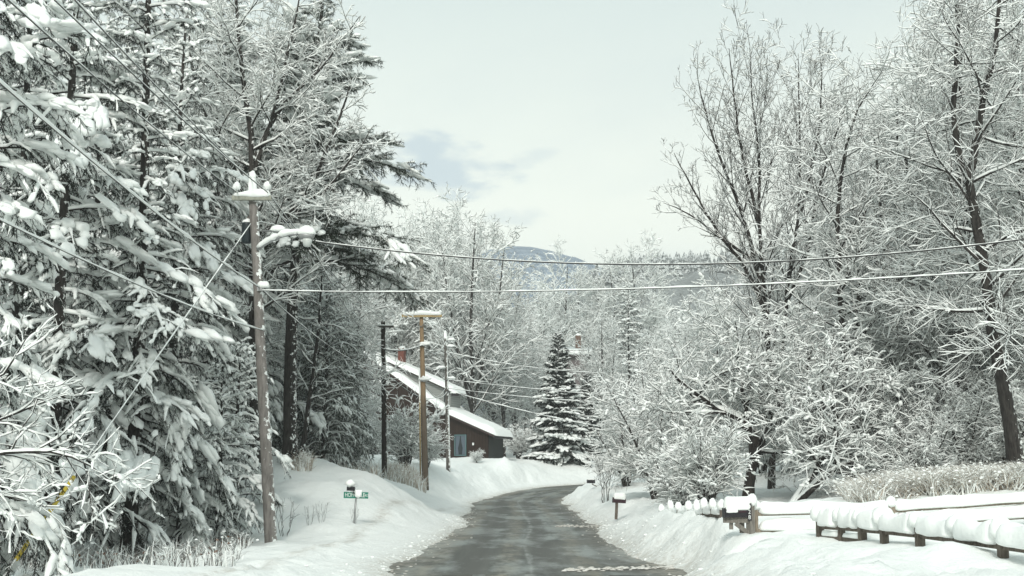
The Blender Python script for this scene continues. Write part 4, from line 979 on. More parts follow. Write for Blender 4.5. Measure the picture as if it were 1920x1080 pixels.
# second house, behind the spruce
hb2 = np.array(at(1055, 720, 172))
H2 = thing('grey_house', 'grey house roof with a brown chimney peeping out behind the cone-shaped spruce', 'house', hb2)
def z2(py): return at(1055, py, 172)[2] - hb2[2]
def x2(px): return at(px, 700, 172)[0] - hb2[0]
mb = MB(); add_box(mb, (x2(1057), 4, z2(695)), (x2(1105) - x2(1008), 7, z2(662) - z2(740))); mb.obj('wall', new_mat('grey_brown_wall', (.14, .12, .12), .85), H2, False)
mb = MB(); slab(mb, [(x2(1000), -.2, z2(668)), (x2(1112), -.2, z2(668)), (x2(1112), 4, z2(653)), (x2(1000), 4, z2(653))], V3(0, 0, .15)); slab(mb, [(x2(1000), 8.2, z2(668)), (x2(1112), 8.2, z2(668)), (x2(1112), 4, z2(653)), (x2(1000), 4, z2(653))], V3(0, 0, .15)); R2_ = mb.obj('roof', M_FASC, H2, False)
mb = MB(); slab(mb, [(x2(999), -.4, z2(668) + .2), (x2(1113), -.4, z2(668) + .2), (x2(1113), 4, z2(653) + .2), (x2(999), 4, z2(653) + .2)], V3(0, 0, .35)); slab(mb, [(x2(999), 8.4, z2(668) + .2), (x2(1113), 8.4, z2(668) + .2), (x2(1113), 4, z2(653) + .2), (x2(999), 4, z2(653) + .2)], V3(0, 0, .35)); mb.obj('snow_load', M_SNOW, R2_)
mb = MB(); add_box(mb, (x2(1087), 3.4, (z2(624) + z2(655)) / 2), (.75, .7, z2(624) - z2(655))); CH = mb.obj('chimney', new_mat('brown_brick', (.12, .075, .055), .85), H2, False)
mb = MB(); blob(mb, (x2(1087), 3.4, z2(624)), (.45, .4, .25), g); mb.obj('snow_load', M_SNOW, CH)

# ------------------------------------------------------------------ utility poles
def pole(label, pts, Y, r0, r1, mat, name='utility_pole'):
    W = np.array([at(px, py, Y) for px, py in pts]); o = W[0].copy(); W -= o
    W[0, 2] -= .6
    root = thing(name, label, 'pole', o)
    mb = MB(); P = resample(W, 14); add_tube(mb, P, np.linspace(r0, r1, 14), 14); sh = mb.obj('pole_shaft', mat, root)
    mb = MB(); blob(mb, W[-1] + V3(0, 0, .02), (r1 * .95, r1 * .95, .16), g); mb.obj('snow_cap', M_SNOW, sh)
    return root, (lambda px, py, dy=0.0: np.array(at(px, py, Y)) - o + V3(0, dy, 0))
def insulator(root, p, s=1.0):
    mb = MB(); add_tube(mb, [p, p + V3(0, 0, .10 * s), p + V3(0, 0, .11 * s), p + V3(0, 0, .17 * s), p + V3(0, 0, .19 * s), p + V3(0, 0, .24 * s)], [.02 * s, .02 * s, .07 * s, .06 * s, .045 * s, .04 * s], 8)
    i_ = mb.obj('insulator', M_PORC, root)
    mb = MB(); blob(mb, p + V3(0, -.01, .19 * s), (.10 * s, .10 * s, .13 * s), g, under=.8, noise=.12); mb.obj('snow_cap', M_SNOW, i_)
def crossarm(root, a, b, th, mat, snow_h=.13):
    a, b = np.array(a), np.array(b); mb = MB(); c = (a + b) / 2; L = np.linalg.norm(b - a); tl = math.atan2(b[2] - a[2], b[0] - a[0])
    add_box(mb, c, (L, th, th * 1.05), tilt=[[math.cos(tl), 0, -math.sin(tl)], [0, 1, 0], [math.sin(tl), 0, math.cos(tl)]])
    ar = mb.obj('crossarm', mat, root, False)
    mb = MB(); loaf(mb, a + V3(.03, 0, th * .5), b + V3(-.03, 0, th * .5), th * 1.35, snow_h, g, n=16, noise=.16, rnd=.12); mb.obj('snow_load', M_SNOW, ar)
r1_, q1 = pole('weathered grey utility pole with transformer, street lamp arm and short crossarm', [(511, 1018), (500, 860), (490, 680), (483, 520), (476, 400), (473, 343)], 37, .185, .125, M_POLE1)
crossarm(r1_, q1(438, 374, -.2), q1(511, 374, -.2), .125, M_ARM, .15)
for px, py in ((446, 367), (503, 367)): insulator(r1_, q1(px, py, -.2), 1.15)
insulator(r1_, q1(473, 345), 1.2)
mb = MB(); c0, c1 = q1(462, 455, .1), q1(462, 420, .1); c0[0] -= .02
add_tube(mb, [c0, c0 + V3(0, 0, .04), c1, c1 + V3(0, 0, .05), c1 + V3(0, 0, .06)], [.13, .155, .155, .16, .11], 16); TRF = mb.obj('transformer', M_CAN, r1_)
mb = MB(); blob(mb, c1 + V3(0, 0, .05), (.15, .15, .13), g); mb.obj('snow_cap', M_SNOW, TRF)
mb = MB(); add_tube(mb, [c1 + V3(.03, 0, .05), c1 + V3(.03, 0, .2), c1 + V3(.03, 0, .26)], [.05, .04, .02], 8); mb.obj('bushing', M_PORC, TRF)
# street lamp on its arm
pts = [q1(484, 470, -.12), q1(505, 458, -.25), q1(535, 447, -.4), q1(565, 444, -.5)]
mb = MB(); add_tube(mb, resample(pts, 10), .045, 8); ARM = mb.obj('lamp_arm', M_METAL, r1_)
mb = MB(); P = resample(pts, 12); add_tube(mb, P + V3(0, 0, .075), np.r_[.05, .085 + .02 * g.standard_normal(10), .07], 8); mb.obj('snow_load', M_SNOW, ARM)
hc = q1(580, 448, -.5)
mb = MB(); add_tube(mb, [hc + V3(-.24, 0, -.02), hc + V3(-.18, 0, 0), hc + V3(0, 0, 0), hc + V3(.16, 0, 0), hc + V3(.22, 0, -.03)], [.05, .11, .14, .13, .05], 10); LH = mb.obj('lamp_head', M_METAL, r1_)
mb = MB(); add_tube(mb, [hc + V3(.02, 0, -.10), hc + V3(.02, 0, -.15), hc + V3(.02, 0, -.30), hc + V3(.02, 0, -.33)], [.14, .145, .11, .05], 14); mb.obj('lamp_glass', M_GLASS, LH)
mb = MB(); blob(mb, hc + V3(0, 0, .08), (.27, .17, .21), g, under=.4); mb.obj('snow_cap', M_SNOW, LH)
mb = MB(); add_tube(mb, [q1(492, 434, -.1), q1(545, 437, -.2)], .025, 6); BR_ = mb.obj('bracket', M_METAL, r1_)
mb = MB(); blob(mb, q1(522, 432, -.16), (.24, .07, .12), g); mb.obj('snow_load', M_SNOW, BR_)
mb = MB(); c = q1(489, 542, -.15); add_box(mb, c, (.14, .12, .16)); AT = mb.obj('wire_clamp', M_METAL, r1_, False)
mb = MB(); blob(mb, c + V3(.1, 0, .08), (.2, .1, .14), g); mb.obj('snow_cap', M_SNOW, AT)

r2_, q2 = pole('slender black creosoted utility pole in front of the cedars', [(721, 916), (720, 760), (718, 588)], 76.5, .17, .13, M_POLE2)
crossarm(r2_, q2(702, 613, -.2), q2(739, 613, -.2), .12, M_ARMD, .10)
for px in (706, 735): insulator(r2_, q2(px, 611, -.2), 1.0)
mb = MB(); add_tube(mb, [q2(720, 655, -.2), q2(724, 655, -.35)], .04, 6); mb.obj('bracket', M_METAL, r2_)
r3_, q3 = pole('two-tone tan utility pole with a wide snow-covered crossarm', [(798, 901), (794, 760), (790, 590)], 79, .21, .12, M_POLE3)
crossarm(r3_, q3(754, 593, -.2), q3(829, 593, -.2), .15, M_TAN, .22)
for px in (758, 775, 808, 826): insulator(r3_, q3(px, 591, -.2), .95)
for s in (-1, 1):
    mb = MB(); add_tube(mb, [q3(790, 614, -.2), q3(790 + s * 17, 596, -.2)], .022, 5); mb.obj('brace', M_METAL, r3_)
mb = MB(); add_tube(mb, [q3(788.5, 892, -.1), q3(788, 800, -.16), q3(786.5, 690, -.14)], .05, 8); mb.obj('conduit', M_TAN, r3_)
for px, py in ((796, 648), (795, 714)):
    mb = MB(); c = q3(px, py, -.2); add_box(mb, c, (.35, .12, .1)); b_ = mb.obj('bracket', M_METAL, r3_, False)
    mb = MB(); blob(mb, c + V3(.05, 0, .07), (.36, .14, .17), g, noise=.18); mb.obj('snow_cap', M_SNOW, b_)
r4_, q4 = pole('thin grey utility pole standing before the brown house wall', [(841, 872), (838, 740), (835, 624)], 96, .17, .11, M_POLE4)
for py, l in ((640, 16), (652, 14), (692, 13), (712, 15)):
    s = -1 if py == 692 else 1
    mb = MB(); a, b = q4(836, py, -.15), q4(836 + s * l, py - 1, -.15); add_tube(mb, [a, b], .03, 6); b_ = mb.obj('bracket', M_METAL, r4_)
    mb = MB(); blob(mb, (a + b) / 2 + V3(.1 * s, 0, .08), (.32, .12, .15), g, noise=.15); mb.obj('snow_load', M_SNOW, b_)
mb = MB(); c = q4(854, 740, -.2); add_box(mb, c, (.55, .3, .22)); add_tube(mb, [q4(838, 733, -.15), c], .025, 6); b_ = mb.obj('security_light', M_BLACK, r4_, False)
mb = MB(); blob(mb, c + V3(-.05, 0, .12), (.36, .2, .17), g); mb.obj('snow_cap', M_SNOW, b_)

# ------------------------------------------------------------------ wires
def wire(label, pts, r=.012, snow=.014, n=40, cat='wire', name='power_line', extra=None):
    P = np.array(pts, float)
    if len(P) == 3:      # parabola through three points, by distance
        s = np.r_[0, np.cumsum(np.linalg.norm(np.diff(P, axis=0), axis=1))]; s /= s[-1]; q = np.linspace(0, 1, n)
        P = np.stack([np.polyval(np.polyfit(s, P[:, i], 2), q) for i in range(3)], -1)
    else: P = resample(P, n)
    mb = MB(); add_tube(mb, P, r, 6); o = tag(mb.obj(name, M_WIRE), label, cat)
    if snow:
        rr = snow * np.clip(1 + .3 * g.standard_normal(n), .35, 1.7); mb = MB(); add_tube(mb, P + V3(0, 0, 1) * (r * .6 + rr * .6)[:, None], rr, 6); mb.obj('snow_load', M_SNOW, o)
    return o
def ext(a, b, Yend, sag=.0012, n=30):
    """wire from pole point a through b (both world) on to distance Yend"""
    a, b = np.array(a), np.array(b); Y0, Y1 = a[1], b[1]
    ys = np.linspace(Y0, Yend, n); f = (ys - Y0) / (Y1 - Y0)
    z = a[2] + (b[2] - a[2]) * f + sag * (ys - Y0) * (ys - Y1)
    return np.stack([a[0] + (b[0] - a[0]) * f, ys, z], -1)
wire('upper black cable sagging across the road from the street lamp', [at(592, 453, 36.6), at(1240, 496, 34), at(2080, 426, 29)], .020, .012, 70)
wire('white snow-coated cable crossing the road just below the black cable', [at(492, 545, 36.8), at(1060, 545, 34.5), at(2080, 494, 30)], .012, .020, 70)
wire('snow-coated wire to the pin on top of the weathered pole', ext(at(473, 338, 37), at(140, 0, 20.6), 4))
wire('snow-coated wire to the road-side insulator of the weathered pole', ext(at(503, 362, 36.8), at(102, 0, 19.8), 4))
wire('snow-coated wire to the wood-side insulator of the weathered pole', ext(at(446, 362, 36.8), at(15, 0, 18.0), 4))
wire('thick snow-coated cable from the picture edge to the middle of the weathered pole', ext(at(487, 540, 36.9), at(0, 156, 17.8), 4, .0016), .012, .032)
wire('lowest snow-coated wire running into the spruces beside the weathered pole', ext(at(495, 620, 36.9), at(55, 440, 18.8), 6, .0016), .010, .022)
for (a, b, lb) in (((503, 362), (735, 607), 'wire from the weathered pole crossarm to the black pole'), ((473, 338), (717, 588), 'wire joining the tops of the weathered and black poles'), ((588, 470), (722, 655), 'snow-dotted cable from below the street lamp to the black pole')):
    A, B = np.array(at(*a, 36.9)), np.array(at(*b, 76.4)); wire(lb, [A, (A + B) / 2 - V3(0, 0, .55), B], .011, .014)
A, B = np.array(at(493, 545, 36.9)), np.array(at(720, 695, 76.3)); wire('low snow-coated cable from the weathered pole to the black pole', [A, (A + B) / 2 - V3(0, 0, .5), B], .014, .018)
wire('snow-laden cable between the black and tan poles', [at(721, 655, 76.3), at(757, 657, 77.5), at(794, 646, 78.8)], .03, .045)
for a, b, lb in (((795, 648), (836, 640), 'upper span of wire between the tan and thin grey poles'), ((795, 716), (838, 735), 'lower span of wire between the tan and thin grey poles')):
    A, B = np.array(at(*a, 78.8)), np.array(at(*b, 95.8)); wire(lb, [A, (A + B) / 2 - V3(0, 0, .7), B], .016, .022)
for a, mid, b, lb in (((838, 660), (930, 679), (1135, 700), 'highest drop wire from the thin grey pole towards the spruce'), ((840, 712), (930, 722), (1135, 741), 'second drop wire from the thin grey pole past the spruce'),
                      ((840, 728), (960, 742), (1135, 755), 'third drop wire from the thin grey pole, level across the spruce'), ((842, 733), (960, 765), (1135, 802), 'lowest thick snowy drop wire slanting down across the spruce')):
    wire(lb, [at(*a, 95.8), at(*mid, 94), at(*b, 90)], .016, .034 if 'lowest' in lb else .024, 40)
wire('thin wire from the black pole towards the brown house', [at(720, 695, 76.3), at(790, 745, 85), at(845, 700, 100)], .012, .014)
# guy wire with its yellow guard
GA, GB = np.array(at(470, 420, 36.8)), np.array(at(8, 1052, 24.5)); GB[2] = min(GB[2], gz(GB[0], GB[1]) + .1)
gw = wire('snow-dusted guy wire with a yellow guard slanting down from the weathered pole', np.linspace(GA, GB, 12), .011, .016, 30, name='guy_wire')
mb = MB(); P = np.linspace(GA, GB, 60); i0 = 47; add_tube(mb, P[i0:58], .045, 8); mb.obj('yellow_guard', M_YEL, gw)

# ------------------------------------------------------------------ street sign
so = np.array(at(664, 986, 41)); so[2] = gz(so[0], so[1]) - .05
S_ = thing('street_sign', 'green street name sign on a thin post, its middle hidden by snow', 'sign', so)
qs = lambda px, py, dy=0.0: np.array(at(px, py, 41 + dy)) - so
mb = MB(); add_tube(mb, [V3(0, 0, -.3), (qs(664, 985) + qs(667, 936)) / 2, qs(667.5, 934)], .032, 8); mb.obj('post', M_METAL, S_)
bc = (qs(644.5, 928) + qs(690.5, 929)) / 2; bw = (qs(690.5, 929) - qs(644.5, 929))[0]; bh = (qs(667, 922.3) - qs(667, 934.3))[2]
tl = math.radians(-1.2)
mb = MB(); add_box(mb, bc, (bw, .012, bh), tilt=[[math.cos(tl), 0, -math.sin(tl)], [0, 1, 0], [math.sin(tl), 0, math.cos(tl)]]); BLD = mb.obj('blade', M_GREEN, S_, False)
def lettering(txt, x, z, size, par, mat, y, sx=1.0):
    cu = bpy.data.curves.new('lettering', 'FONT'); cu.body = txt; cu.size = size; cu.extrude = .002; cu.align_y = 'CENTER'
    cu.materials.append(mat)
    tmp = bpy.data.objects.new('tmp', cu); me = bpy.data.meshes.new_from_object(tmp); bpy.data.objects.remove(tmp); me.name = 'lettering'
    if not me.materials: me.materials.append(mat)
    o = link('lettering', me, par); o.location = (x, y, z); o.rotation_euler = (PI / 2, 0, 0); o.scale = (sx, 1, 1); return o
lettering('HOFFECK', bc[0] - bw / 2 + .04, bc[2] + .005, bh * .95, BLD, M_WHITE, bc[1] - .011, .66)
lettering('LE', bc[0] + bw * .20, bc[2] - .006, bh * .95, BLD, M_WHITE, bc[1] - .011, .68)
lettering('RD', bc[0] + bw * .355, bc[2] - .010, bh * .55, BLD, M_WHITE, bc[1] - .011, .8)
mb = MB(); blob(mb, bc + V3(.075, -.03, .02), (.115, .07, .115), g, noise=.10, under=.9); blob(mb, bc + V3(.05, 0, .10), (.16, .05, .07), g); mb.obj('snow_load', M_SNOW, BLD)
c = qs(657, 915)
mb = MB(); add_box(mb, c + V3(0, 0, -.02), (.05, .5, .13), rz=.5); add_box(mb, (c + qs(667, 922)) / 2 + V3(.03, 0, -.01), (.06, .05, .2)); B2 = mb.obj('cross_blade', M_BLACK, S_, False)
mb = MB(); blob(mb, c + V3(0, -.05, .13), (.16, .2, .14), g, noise=.08, under=.7); mb.obj('snow_load', M_SNOW, B2)

# ------------------------------------------------------------------ mailboxes
def box_body(mb, L, w, h, k=8):
    """mailbox with a half-round top, long axis x, bottom at z=0"""
    pr = [(-w / 2, 0), (w / 2, 0)] + [(w / 2 * math.cos(a), h - w / 2 + w / 2 * math.sin(a)) for a in np.linspace(0, PI, k)]
    n = len(pr); V = [(-L / 2, y, z) for y, z in pr] + [(L / 2, y, z) for y, z in pr]
    mb.add(V, [[i, (i + 1) % n, n + (i + 1) % n, n + i] for i in range(n)])
    b = mb.n - 2 * n; mb.F.append((np.array([list(range(n))[::-1]]) + b, 0)); mb.F.append((np.array([list(range(n, 2 * n))]) + b, 0))
mo = np.array(at(1407, 1006, 26)); mo[2] = gz(mo[0], mo[1]) - .1
MX = thing('mailbox', 'black mailbox under a block of snow, on a braced timber post with a number plate', 'mailbox', mo)
qm = lambda px, py, dy=0.0: np.array(at(px, py, 26 + dy)) - mo
top, bot = qm(1407, 938), qm(1407, 1006)
mb = MB(); add_box(mb, (top + bot) / 2 - V3(0, 0, .12), (.125, .125, top[2] - bot[2] + .3), rz=.55); PO = mb.obj('post', M_GWOOD, MX, False)
mb = MB(); add_box(mb, qm(1382, 975), (.55, .10, .11)); mb.obj('support_arm', M_GWOOD, MX, False)
mb = MB(); add_tube(mb, [qm(1379, 981), qm(1407, 1003)], .06, 4); mb.obj('brace', M_GWOOD, MX, False)
mb = MB(); add_box(mb, qm(1391, 985, .1), (.09, .09, .3)); add_box(mb, qm(1371, 985, .05), (.07, .07, .16)); mb.obj('stub', M_GWOOD, MX, False)
mb = MB(); box_body(mb, .50, .19, .24); b_ = mb.obj('box', M_BLACK, MX, False); b_.location = qm(1381, 969.5, -.02); b_.rotation_euler = (0, 0, .12)
mb = MB(); add_box(mb, (-.26, 0, .085), (.02, .185, .19)); mb.obj('door', M_BLACK, b_, False)
mb = MB(); add_box(mb, (.06, -.105, .11), (.22, .012, .035)); mb.obj('flag', M_MAROON, b_, False)
mb = MB(); loaf(mb, V3(-.27, 0, .165), V3(.30, 0, .18), .25, .25, g, n=18, k=14, noise=.035, rnd=.10); loaf(mb, V3(-.24, -.115, .10), V3(.0, -.115, .11), .05, .08, g, n=8, rnd=.05); mb.obj('snow_load', M_SNOW, b_)
mb = MB(); blob(mb, qm(1409, 938), (.11, .11, .13), g, under=1.0); mb.obj('snow_cap', M_SNOW, PO)
ct = qm(1405.5, 960, -.095)
PLT = MB(); add_box(PLT, ct, (.075, .012, .34)); PL = PLT.obj('number_plate', M_BLACK, MX, False)
for i, ch in enumerate('028'): lettering(ch, ct[0] - .032, ct[2] + .105 - i * .105, .115, PL, M_WHITE, ct[1] - .010, .95)

mo2 = np.array(at(1156, 963, 50)); mo2[2] = gz(mo2[0], mo2[1]) - .05
M2 = thing('mailbox', 'dark maroon mailbox on a single leaning post at the road edge', 'mailbox', mo2)
qn = lambda px, py, dy=0.0: np.array(at(px, py, 50 + dy)) - mo2
mb = MB(); tp_ = qn(1156.5, 942); bt_ = qn(1155, 964) - V3(0, 0, .2); V = tubes(np.array([bt_, tp_]), np.array([.075, .075]), 4); mb.add(*V); mb.obj('post', M_FENCED, M2, False)
mb = MB(); box_body(mb, .48, .18, .235); b_ = mb.obj('box', M_MAROON, M2, False); b_.location = qn(1161, 943); b_.rotation_euler = (0, .06, .15)
mb = MB(); add_box(mb, (-.25, 0, .1), (.02, .19, .21)); mb.obj('door', M_MAROON, b_, False)
mb = MB(); loaf(mb, V3(-.26, 0, .17), V3(.26, 0, .17), .24, .22, g, n=14, k=12, noise=.04, rnd=.10); mb.obj('snow_load', M_SNOW, b_)
mo3 = np.array(at(1117, 916, 83)); mo3[2] = gz(mo3[0], mo3[1]) - .05
M3 = thing('mailbox', 'far dark mailbox held out over the road by a slanting arm', 'mailbox', mo3)
ql = lambda px, py, dy=0.0: np.array(at(px, py, 83 + dy)) - mo3
mb = MB(); add_tube(mb, [V3(.1, 0, -.3), ql(1119, 912), ql(1110, 907)], .05, 6); mb.obj('post', M_FENCED, M3)
mb = MB(); box_body(mb, .52, .2, .25); b_ = mb.obj('box', M_BLACK, M3, False); b_.location = ql(1108, 906); b_.rotation_euler = (0, 0, .1)
mb = MB(); loaf(mb, V3(-.26, 0, .22), V3(.26, 0, .22), .2, .07, g, n=10, rnd=.1); mb.obj('snow_load', M_SNOW, b_)

# ------------------------------------------------------------------ fences
def fence(label, posts, rails, mat, pw=.13, capw=.15, caph=.17, snw=.30, snh=.24, rail_h=.11, rail_w=.06, group='snow-laden wooden fences'):
    """posts: world points of the post tops; rails: list of (index a, index b, drop, snow scale)"""
    o = np.array(posts[0], float); o[2] = gz(o[0], o[1])
    root = thing('wooden_fence', label, 'fence', o, group=group)
    PT = [np.array(p) - o + V3(0, 0, .04) for p in posts]
    for p in PT:
        zb = gz(p[0] + o[0], p[1] + o[1]) - o[2] - .35
        mb = MB(); add_box(mb, (p[0], p[1], (p[2] + zb) / 2), (pw, pw, p[2] - zb), rz=g.uniform(-.2, .2)); ps = mb.obj('post', mat, root, False)
        if capw:
            mb = MB(); blob(mb, p + V3(0, 0, .05), (capw * g.uniform(.9, 1.1), capw, caph * g.uniform(.85, 1.15)), g, noise=.05, under=.6, nu=12, nv=8); mb.obj('snow_cap', M_SNOW, ps)
    for a, b, drop, sc in rails:
        A, B = PT[a] - V3(0, 0, drop), PT[b] - V3(0, 0, drop); L = np.linalg.norm(B - A); d = (B - A) / L; yaw = math.atan2(d[1], d[0]); pt = math.asin(d[2])
        mb = MB(); add_box(mb, (A + B) / 2, (L, rail_w, rail_h), rz=yaw, tilt=[[math.cos(pt), 0, -math.sin(pt)], [0, 1, 0], [math.sin(pt), 0, math.cos(pt)]]); rl = mb.obj('rail', mat, root, False)
        if sc:
            mb = MB(); loaf(mb, A + d * .07 + V3(0, 0, rail_h * .38), B - d * .07 + V3(0, 0, rail_h * .38), snw * sc * g.uniform(.88, 1.08), snh * sc * g.uniform(.85, 1.1), g, n=max(14, int(L * 14)), k=12, noise=.085, rnd=.12); mb.obj('snow_load', M_SNOW, rl)
    return root
NP = [(1537, 975, 24.4), (1577, 977, 23.7), (1616, 980, 22.9), (1657, 983, 22.1), (1724, 989, 20.8), (1798, 998, 19.5), (1879, 1008, 18.2), (1972, 1020, 17.0), (2090, 1034, 15.8), (2240, 1050, 14.6)]
fence('near wooden fence with fat loaves of snow on its rail and round caps', [at(*q) for q in NP], [(i, i + 1, .14, 1.0) for i in range(9)] + [(0, 1, .36, .3), (1, 2, .36, .3)], M_FENCED, pw=.12, capw=.18, caph=.19, snw=.36, snh=.27, rail_h=.13)
FP = [(1416, 958, 26.2), (1671, 952, 26.6), (1935, 934, 26.2), (2230, 917, 25.6), (2540, 900, 25)]
fence('long two-rail fence behind the near fence, its top rail an unbroken band of snow', [at(*q) for q in FP], [(0, 1, .10, 1.0), (1, 2, .10, 1.0), (0, 1, .44, .95), (1, 2, .40, .9), (2, 3, .10, 1.0), (3, 4, .10, 1.0), (2, 3, .40, .9), (3, 4, .40, .9)], M_FENCE, pw=.11, capw=.12, caph=.14, snw=.26, snh=.22, rail_h=.085)
RP = [(1240, 961, 37), (1257, 956, 35.5), (1272, 958, 34.2), (1291, 958, 33), (1306, 958, 31.8), (1320, 955, 30.7), (1336, 955, 29.6), (1353, 957, 28.5)]
fence('row of close-set fence posts with egg-shaped snow caps running away past the near mailbox', [at(*q) for q in RP], [(i, i + 1, .16, .7) for i in range(7)], M_FENCED, pw=.09, capw=.10, caph=.17, snw=.22, snh=.18)

# ------------------------------------------------------------------ dry grass, undergrowth, slush, twigs
def tufts(name, xy, h, n_each, mats, snow, seed, wid=.012, spread=.16, split=0.0, white=.5, rad=(.012, .034)):
    g = np.random.default_rng(seed); xy = np.array(xy); K = len(xy)
    z = ground(xy[:, 0], xy[:, 1]); B = np.stack([xy[:, 0], xy[:, 1], z - .03], -1)
    idx = np.repeat(np.arange(K), n_each); N = len(idx); hh = h * g.uniform(.5, 1.25, N) * g.uniform(.7, 1.2, K)[idx]
    b = B[idx] + np.stack([g.normal(0, spread * .4, N), g.normal(0, spread * .4, N), np.zeros(N)], -1)
    lean = g.normal(0, spread * 1.2, (N, 2)); mid = b + np.stack([lean[:, 0] * .4, lean[:, 1] * .4, hh * .6], -1); tip = b + np.stack([lean[:, 0] * 1.5, lean[:, 1] * 1.5, hh * .95], -1)
    s = norm(np.stack([g.standard_normal(N), g.standard_normal(N), np.zeros(N)], -1)) * wid
    mb = MB(); V = np.stack([b - s, b + s, mid + s * .7, mid - s * .7, tip], 1); F4 = np.arange(N)[:, None] * 5
    mb.add(V.reshape(-1, 3), F4 + np.array([[0, 1, 2, 3]])); mb.F.append((F4 + np.array([[3, 2, 4]]), 0))
    cw_ = (V[:, :1] + V[:, 1:2]) / 2 ; W_ = (V + (V - np.concatenate([cw_, cw_, (V[:, 2:3] + V[:, 3:4]) / 2, (V[:, 2:3] + V[:, 3:4]) / 2, V[:, 4:5]], 1)) * .7)[g.uniform(0, 1, N) < white] + np.array([.006, -.012, .012]); F5 = np.arange(len(W_))[:, None] * 5; b1 = mb.n
    mb.add(W_.reshape(-1, 3), F5 + np.array([[0, 1, 2, 3]]), 1); mb.F.append((F5 + np.array([[3, 2, 4]]) + b1, 1))
    if snow:
        M = int(N * snow); ii = g.integers(0, N, M); f = g.uniform(.55, 1.0, M)[:, None]; c = mid[ii] * (1 - f) + tip[ii] * f
        r = g.uniform(*rad, M)[:, None]; A = np.zeros((M, 3, 3)); A[:, 0, 0] = r[:, 0] * 1.5; A[:, 1, 1] = r[:, 0]; A[:, 2, 2] = r[:, 0] * .9
        mb.add(*blobs(c, A, 5, 4, .2, .6, g), 1)
    if split:
        M = int(N * split); ii = g.integers(0, N, M); c = mid[ii]; d = norm(g.standard_normal((M, 3))) * .05; e2_ = norm(np.cross(d, g.standard_normal((M, 3)))) * .025
        mb.add(np.stack([c - d, c + e2_, c + d, c - e2_], 1).reshape(-1, 3), np.arange(4 * M).reshape(-1, 4), 2)
    return tag(mb.obj(name, mats, smooth=False), kind='stuff')
gg = np.random.default_rng(55)
def band(px0, px1, Y0, Y1, n):
    px = gg.uniform(px0, px1, n); y = gg.uniform(Y0, Y1, n); return np.stack([(px - 960) / F * y / math.cos(TH), y], -1)
cl_ = band(1600, 1960, 31.5, 37.5, 95); gb_ = cl_[gg.integers(0, 95, 560)] + gg.normal(0, .16, (560, 2))
tufts('dry_grass', np.concatenate([gb_, band(1590, 1960, 31, 38, 90)]),   .50, 20, [M_DRY, M_SNOW], .14, 1, rad=(.010, .032), spread=.32, wid=.012, white=.85)
tufts('dry_grass', np.concatenate([band(726, 800, 74, 84, 150), band(620, 715, 58, 72, 110)]), .85, 12, [M_DRY, M_SNOW], .12, 2, wid=.016)
tufts('undergrowth', np.concatenate([band(-40, 480, 29, 44, 260), band(150, 470, 24, 30, 50)]), .5, 9, [M_TWIG_G, M_SNOW, M_LEAF], .08, 3, wid=.009, split=.12)
tufts('dry_grass', band(550, 590, 51, 53.5, 60), .5, 12, [M_DRY, M_SNOW], .2, 4)
for px, Yy, sc, lb in ((545, 38.5, 1.0, 'bare twiggy seedling beside the base of the weathered pole'), (590, 40, .55, 'tiny bare twigs poking from the snowbank between pole and sign'), (612, 40.5, .6, 'small bare twig sticking from the snow next to the street sign'), (672, 41.2, .45, 'single twig at the foot of the street sign'), (668, 46, .4, 'small dark weed on the mound behind the street sign')):
    p_ = ground_at(px, Yy, .05); plant('bare_sapling', STICK, lb, 'sapling', p_, px * .7, sc)
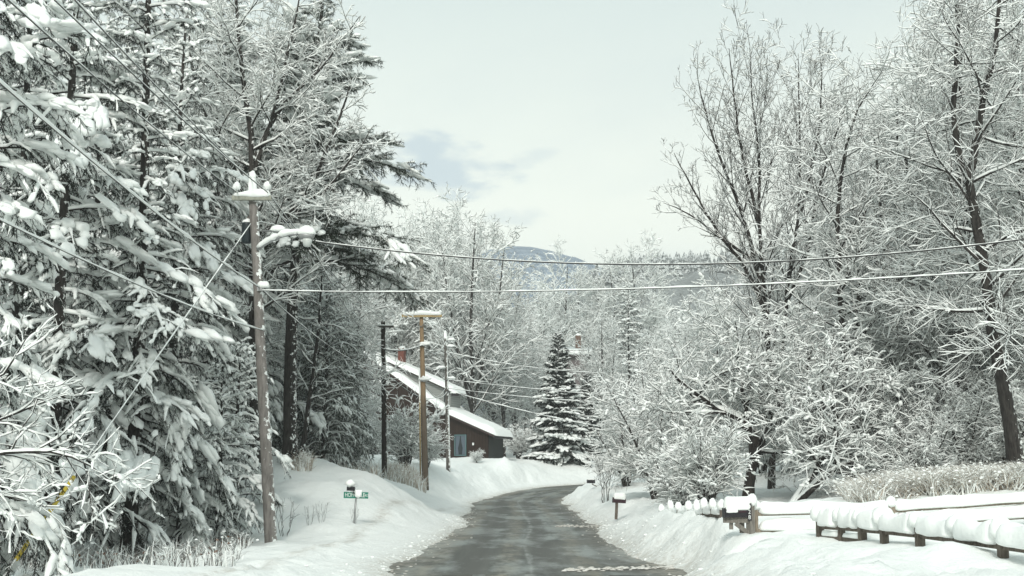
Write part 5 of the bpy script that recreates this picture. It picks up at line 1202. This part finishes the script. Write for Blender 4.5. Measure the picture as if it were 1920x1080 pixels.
# clods thrown up by the plough along both verges
K = 1700; yv = np.concatenate([gg.uniform(13, 60, K * 3 // 4), gg.uniform(60, 100, K - K * 3 // 4)]); iR = np.clip(np.searchsorted(RF[:, 1], yv), 0, len(RF) - 1); sd = np.where(gg.uniform(0, 1, K) < .55, 1, -1)
xv = RF[iR, 0] + sd * (RF[iR, 3] + np.abs(gg.normal(.05, .6, K)) - .12); zv = ground(xv, yv); r = .008 + gg.exponential(.011, K).clip(0, .05)
A = np.zeros((K, 3, 3)); th = gg.uniform(0, PI, K); A[:, 0, 0] = r * 1.3 * np.cos(th); A[:, 0, 1] = r * 1.3 * np.sin(th); A[:, 1, 0] = -r * np.sin(th); A[:, 1, 1] = r * np.cos(th); A[:, 2, 2] = r * .6
tag(MB().add(*blobs(np.stack([xv, yv, zv + r * .05], -1), A, 6, 4, .22, .8, gg)).obj('snow_clods', M_SNOW), kind='stuff')
# lumps of slush left on the road
K = 150; t_ = gg.uniform(0, 1, K); pxs = 1058 + 205 * t_; pys = 1067 - 3 * t_ + gg.normal(0, 1.0, K)
C_ = []
for a, b in zip(pxs, pys):
    Yv = 27.4 + (1066 - b) * .25; x, y, _ = at(a, b, Yv); C_.append((x, y, .045))
for k in range(110):
    a = 1040 + 110 * gg.uniform(0, 1); x, y, _ = at(a, 986, 50 + gg.normal(0, .5)); C_.append((x, y, .04))
for k in range(300):
    s_ = gg.uniform(22, 75); i = int(np.argmin(np.abs(RF[:, 1] - s_))); sd = gg.choice([-1, 1]); C_.append((RF[i, 0] + sd * (RF[i, 3] - gg.exponential(.22) + .1), RF[i, 1] + gg.normal(0, .1), RF[i, 2] + .035))
C_ = np.array(C_); K = len(C_); r = np.where(np.arange(K) < 260, gg.uniform(.012, .045, K), gg.uniform(.008, .03, K)); A = np.zeros((K, 3, 3)); A[:, 0, 0] = r * 1.7; A[:, 1, 1] = r * 1.2; A[:, 2, 2] = r * .55
m = new_mat('slush', (.55, .54, .50), .6); t = NT(m); t.link(t.mixc(t.noise(t.pos(), 3.0, 4, .6), (.30, .26, .20), (.86, .87, .85)), t.b.inputs['Base Color'])
tag(MB().add(*blobs(C_, A, 7, 5, .2, .3, gg)).obj('slush', m), kind='stuff')

# ------------------------------------------------------------------ the winter air between here and the mountain
mb = MB(); add_box(mb, (0, 830, 109), (2100, 1960, 300))
HZ = mb.obj('haze', None or bpy.data.materials.new('haze'), smooth=False)
hm = HZ.data.materials[0]; hm.use_nodes = True; hm.node_tree.nodes.clear()
ho = hm.node_tree.nodes.new('ShaderNodeOutputMaterial'); hv = hm.node_tree.nodes.new('ShaderNodeVolumePrincipled')
hv.inputs['Color'].default_value = (.93, .96, .97, 1); hv.inputs['Density'].default_value = .0004; hv.inputs['Anisotropy'].default_value = 0.0
hm.node_tree.links.new(hv.outputs[0], ho.inputs['Volume'])
tag(HZ, kind='stuff')
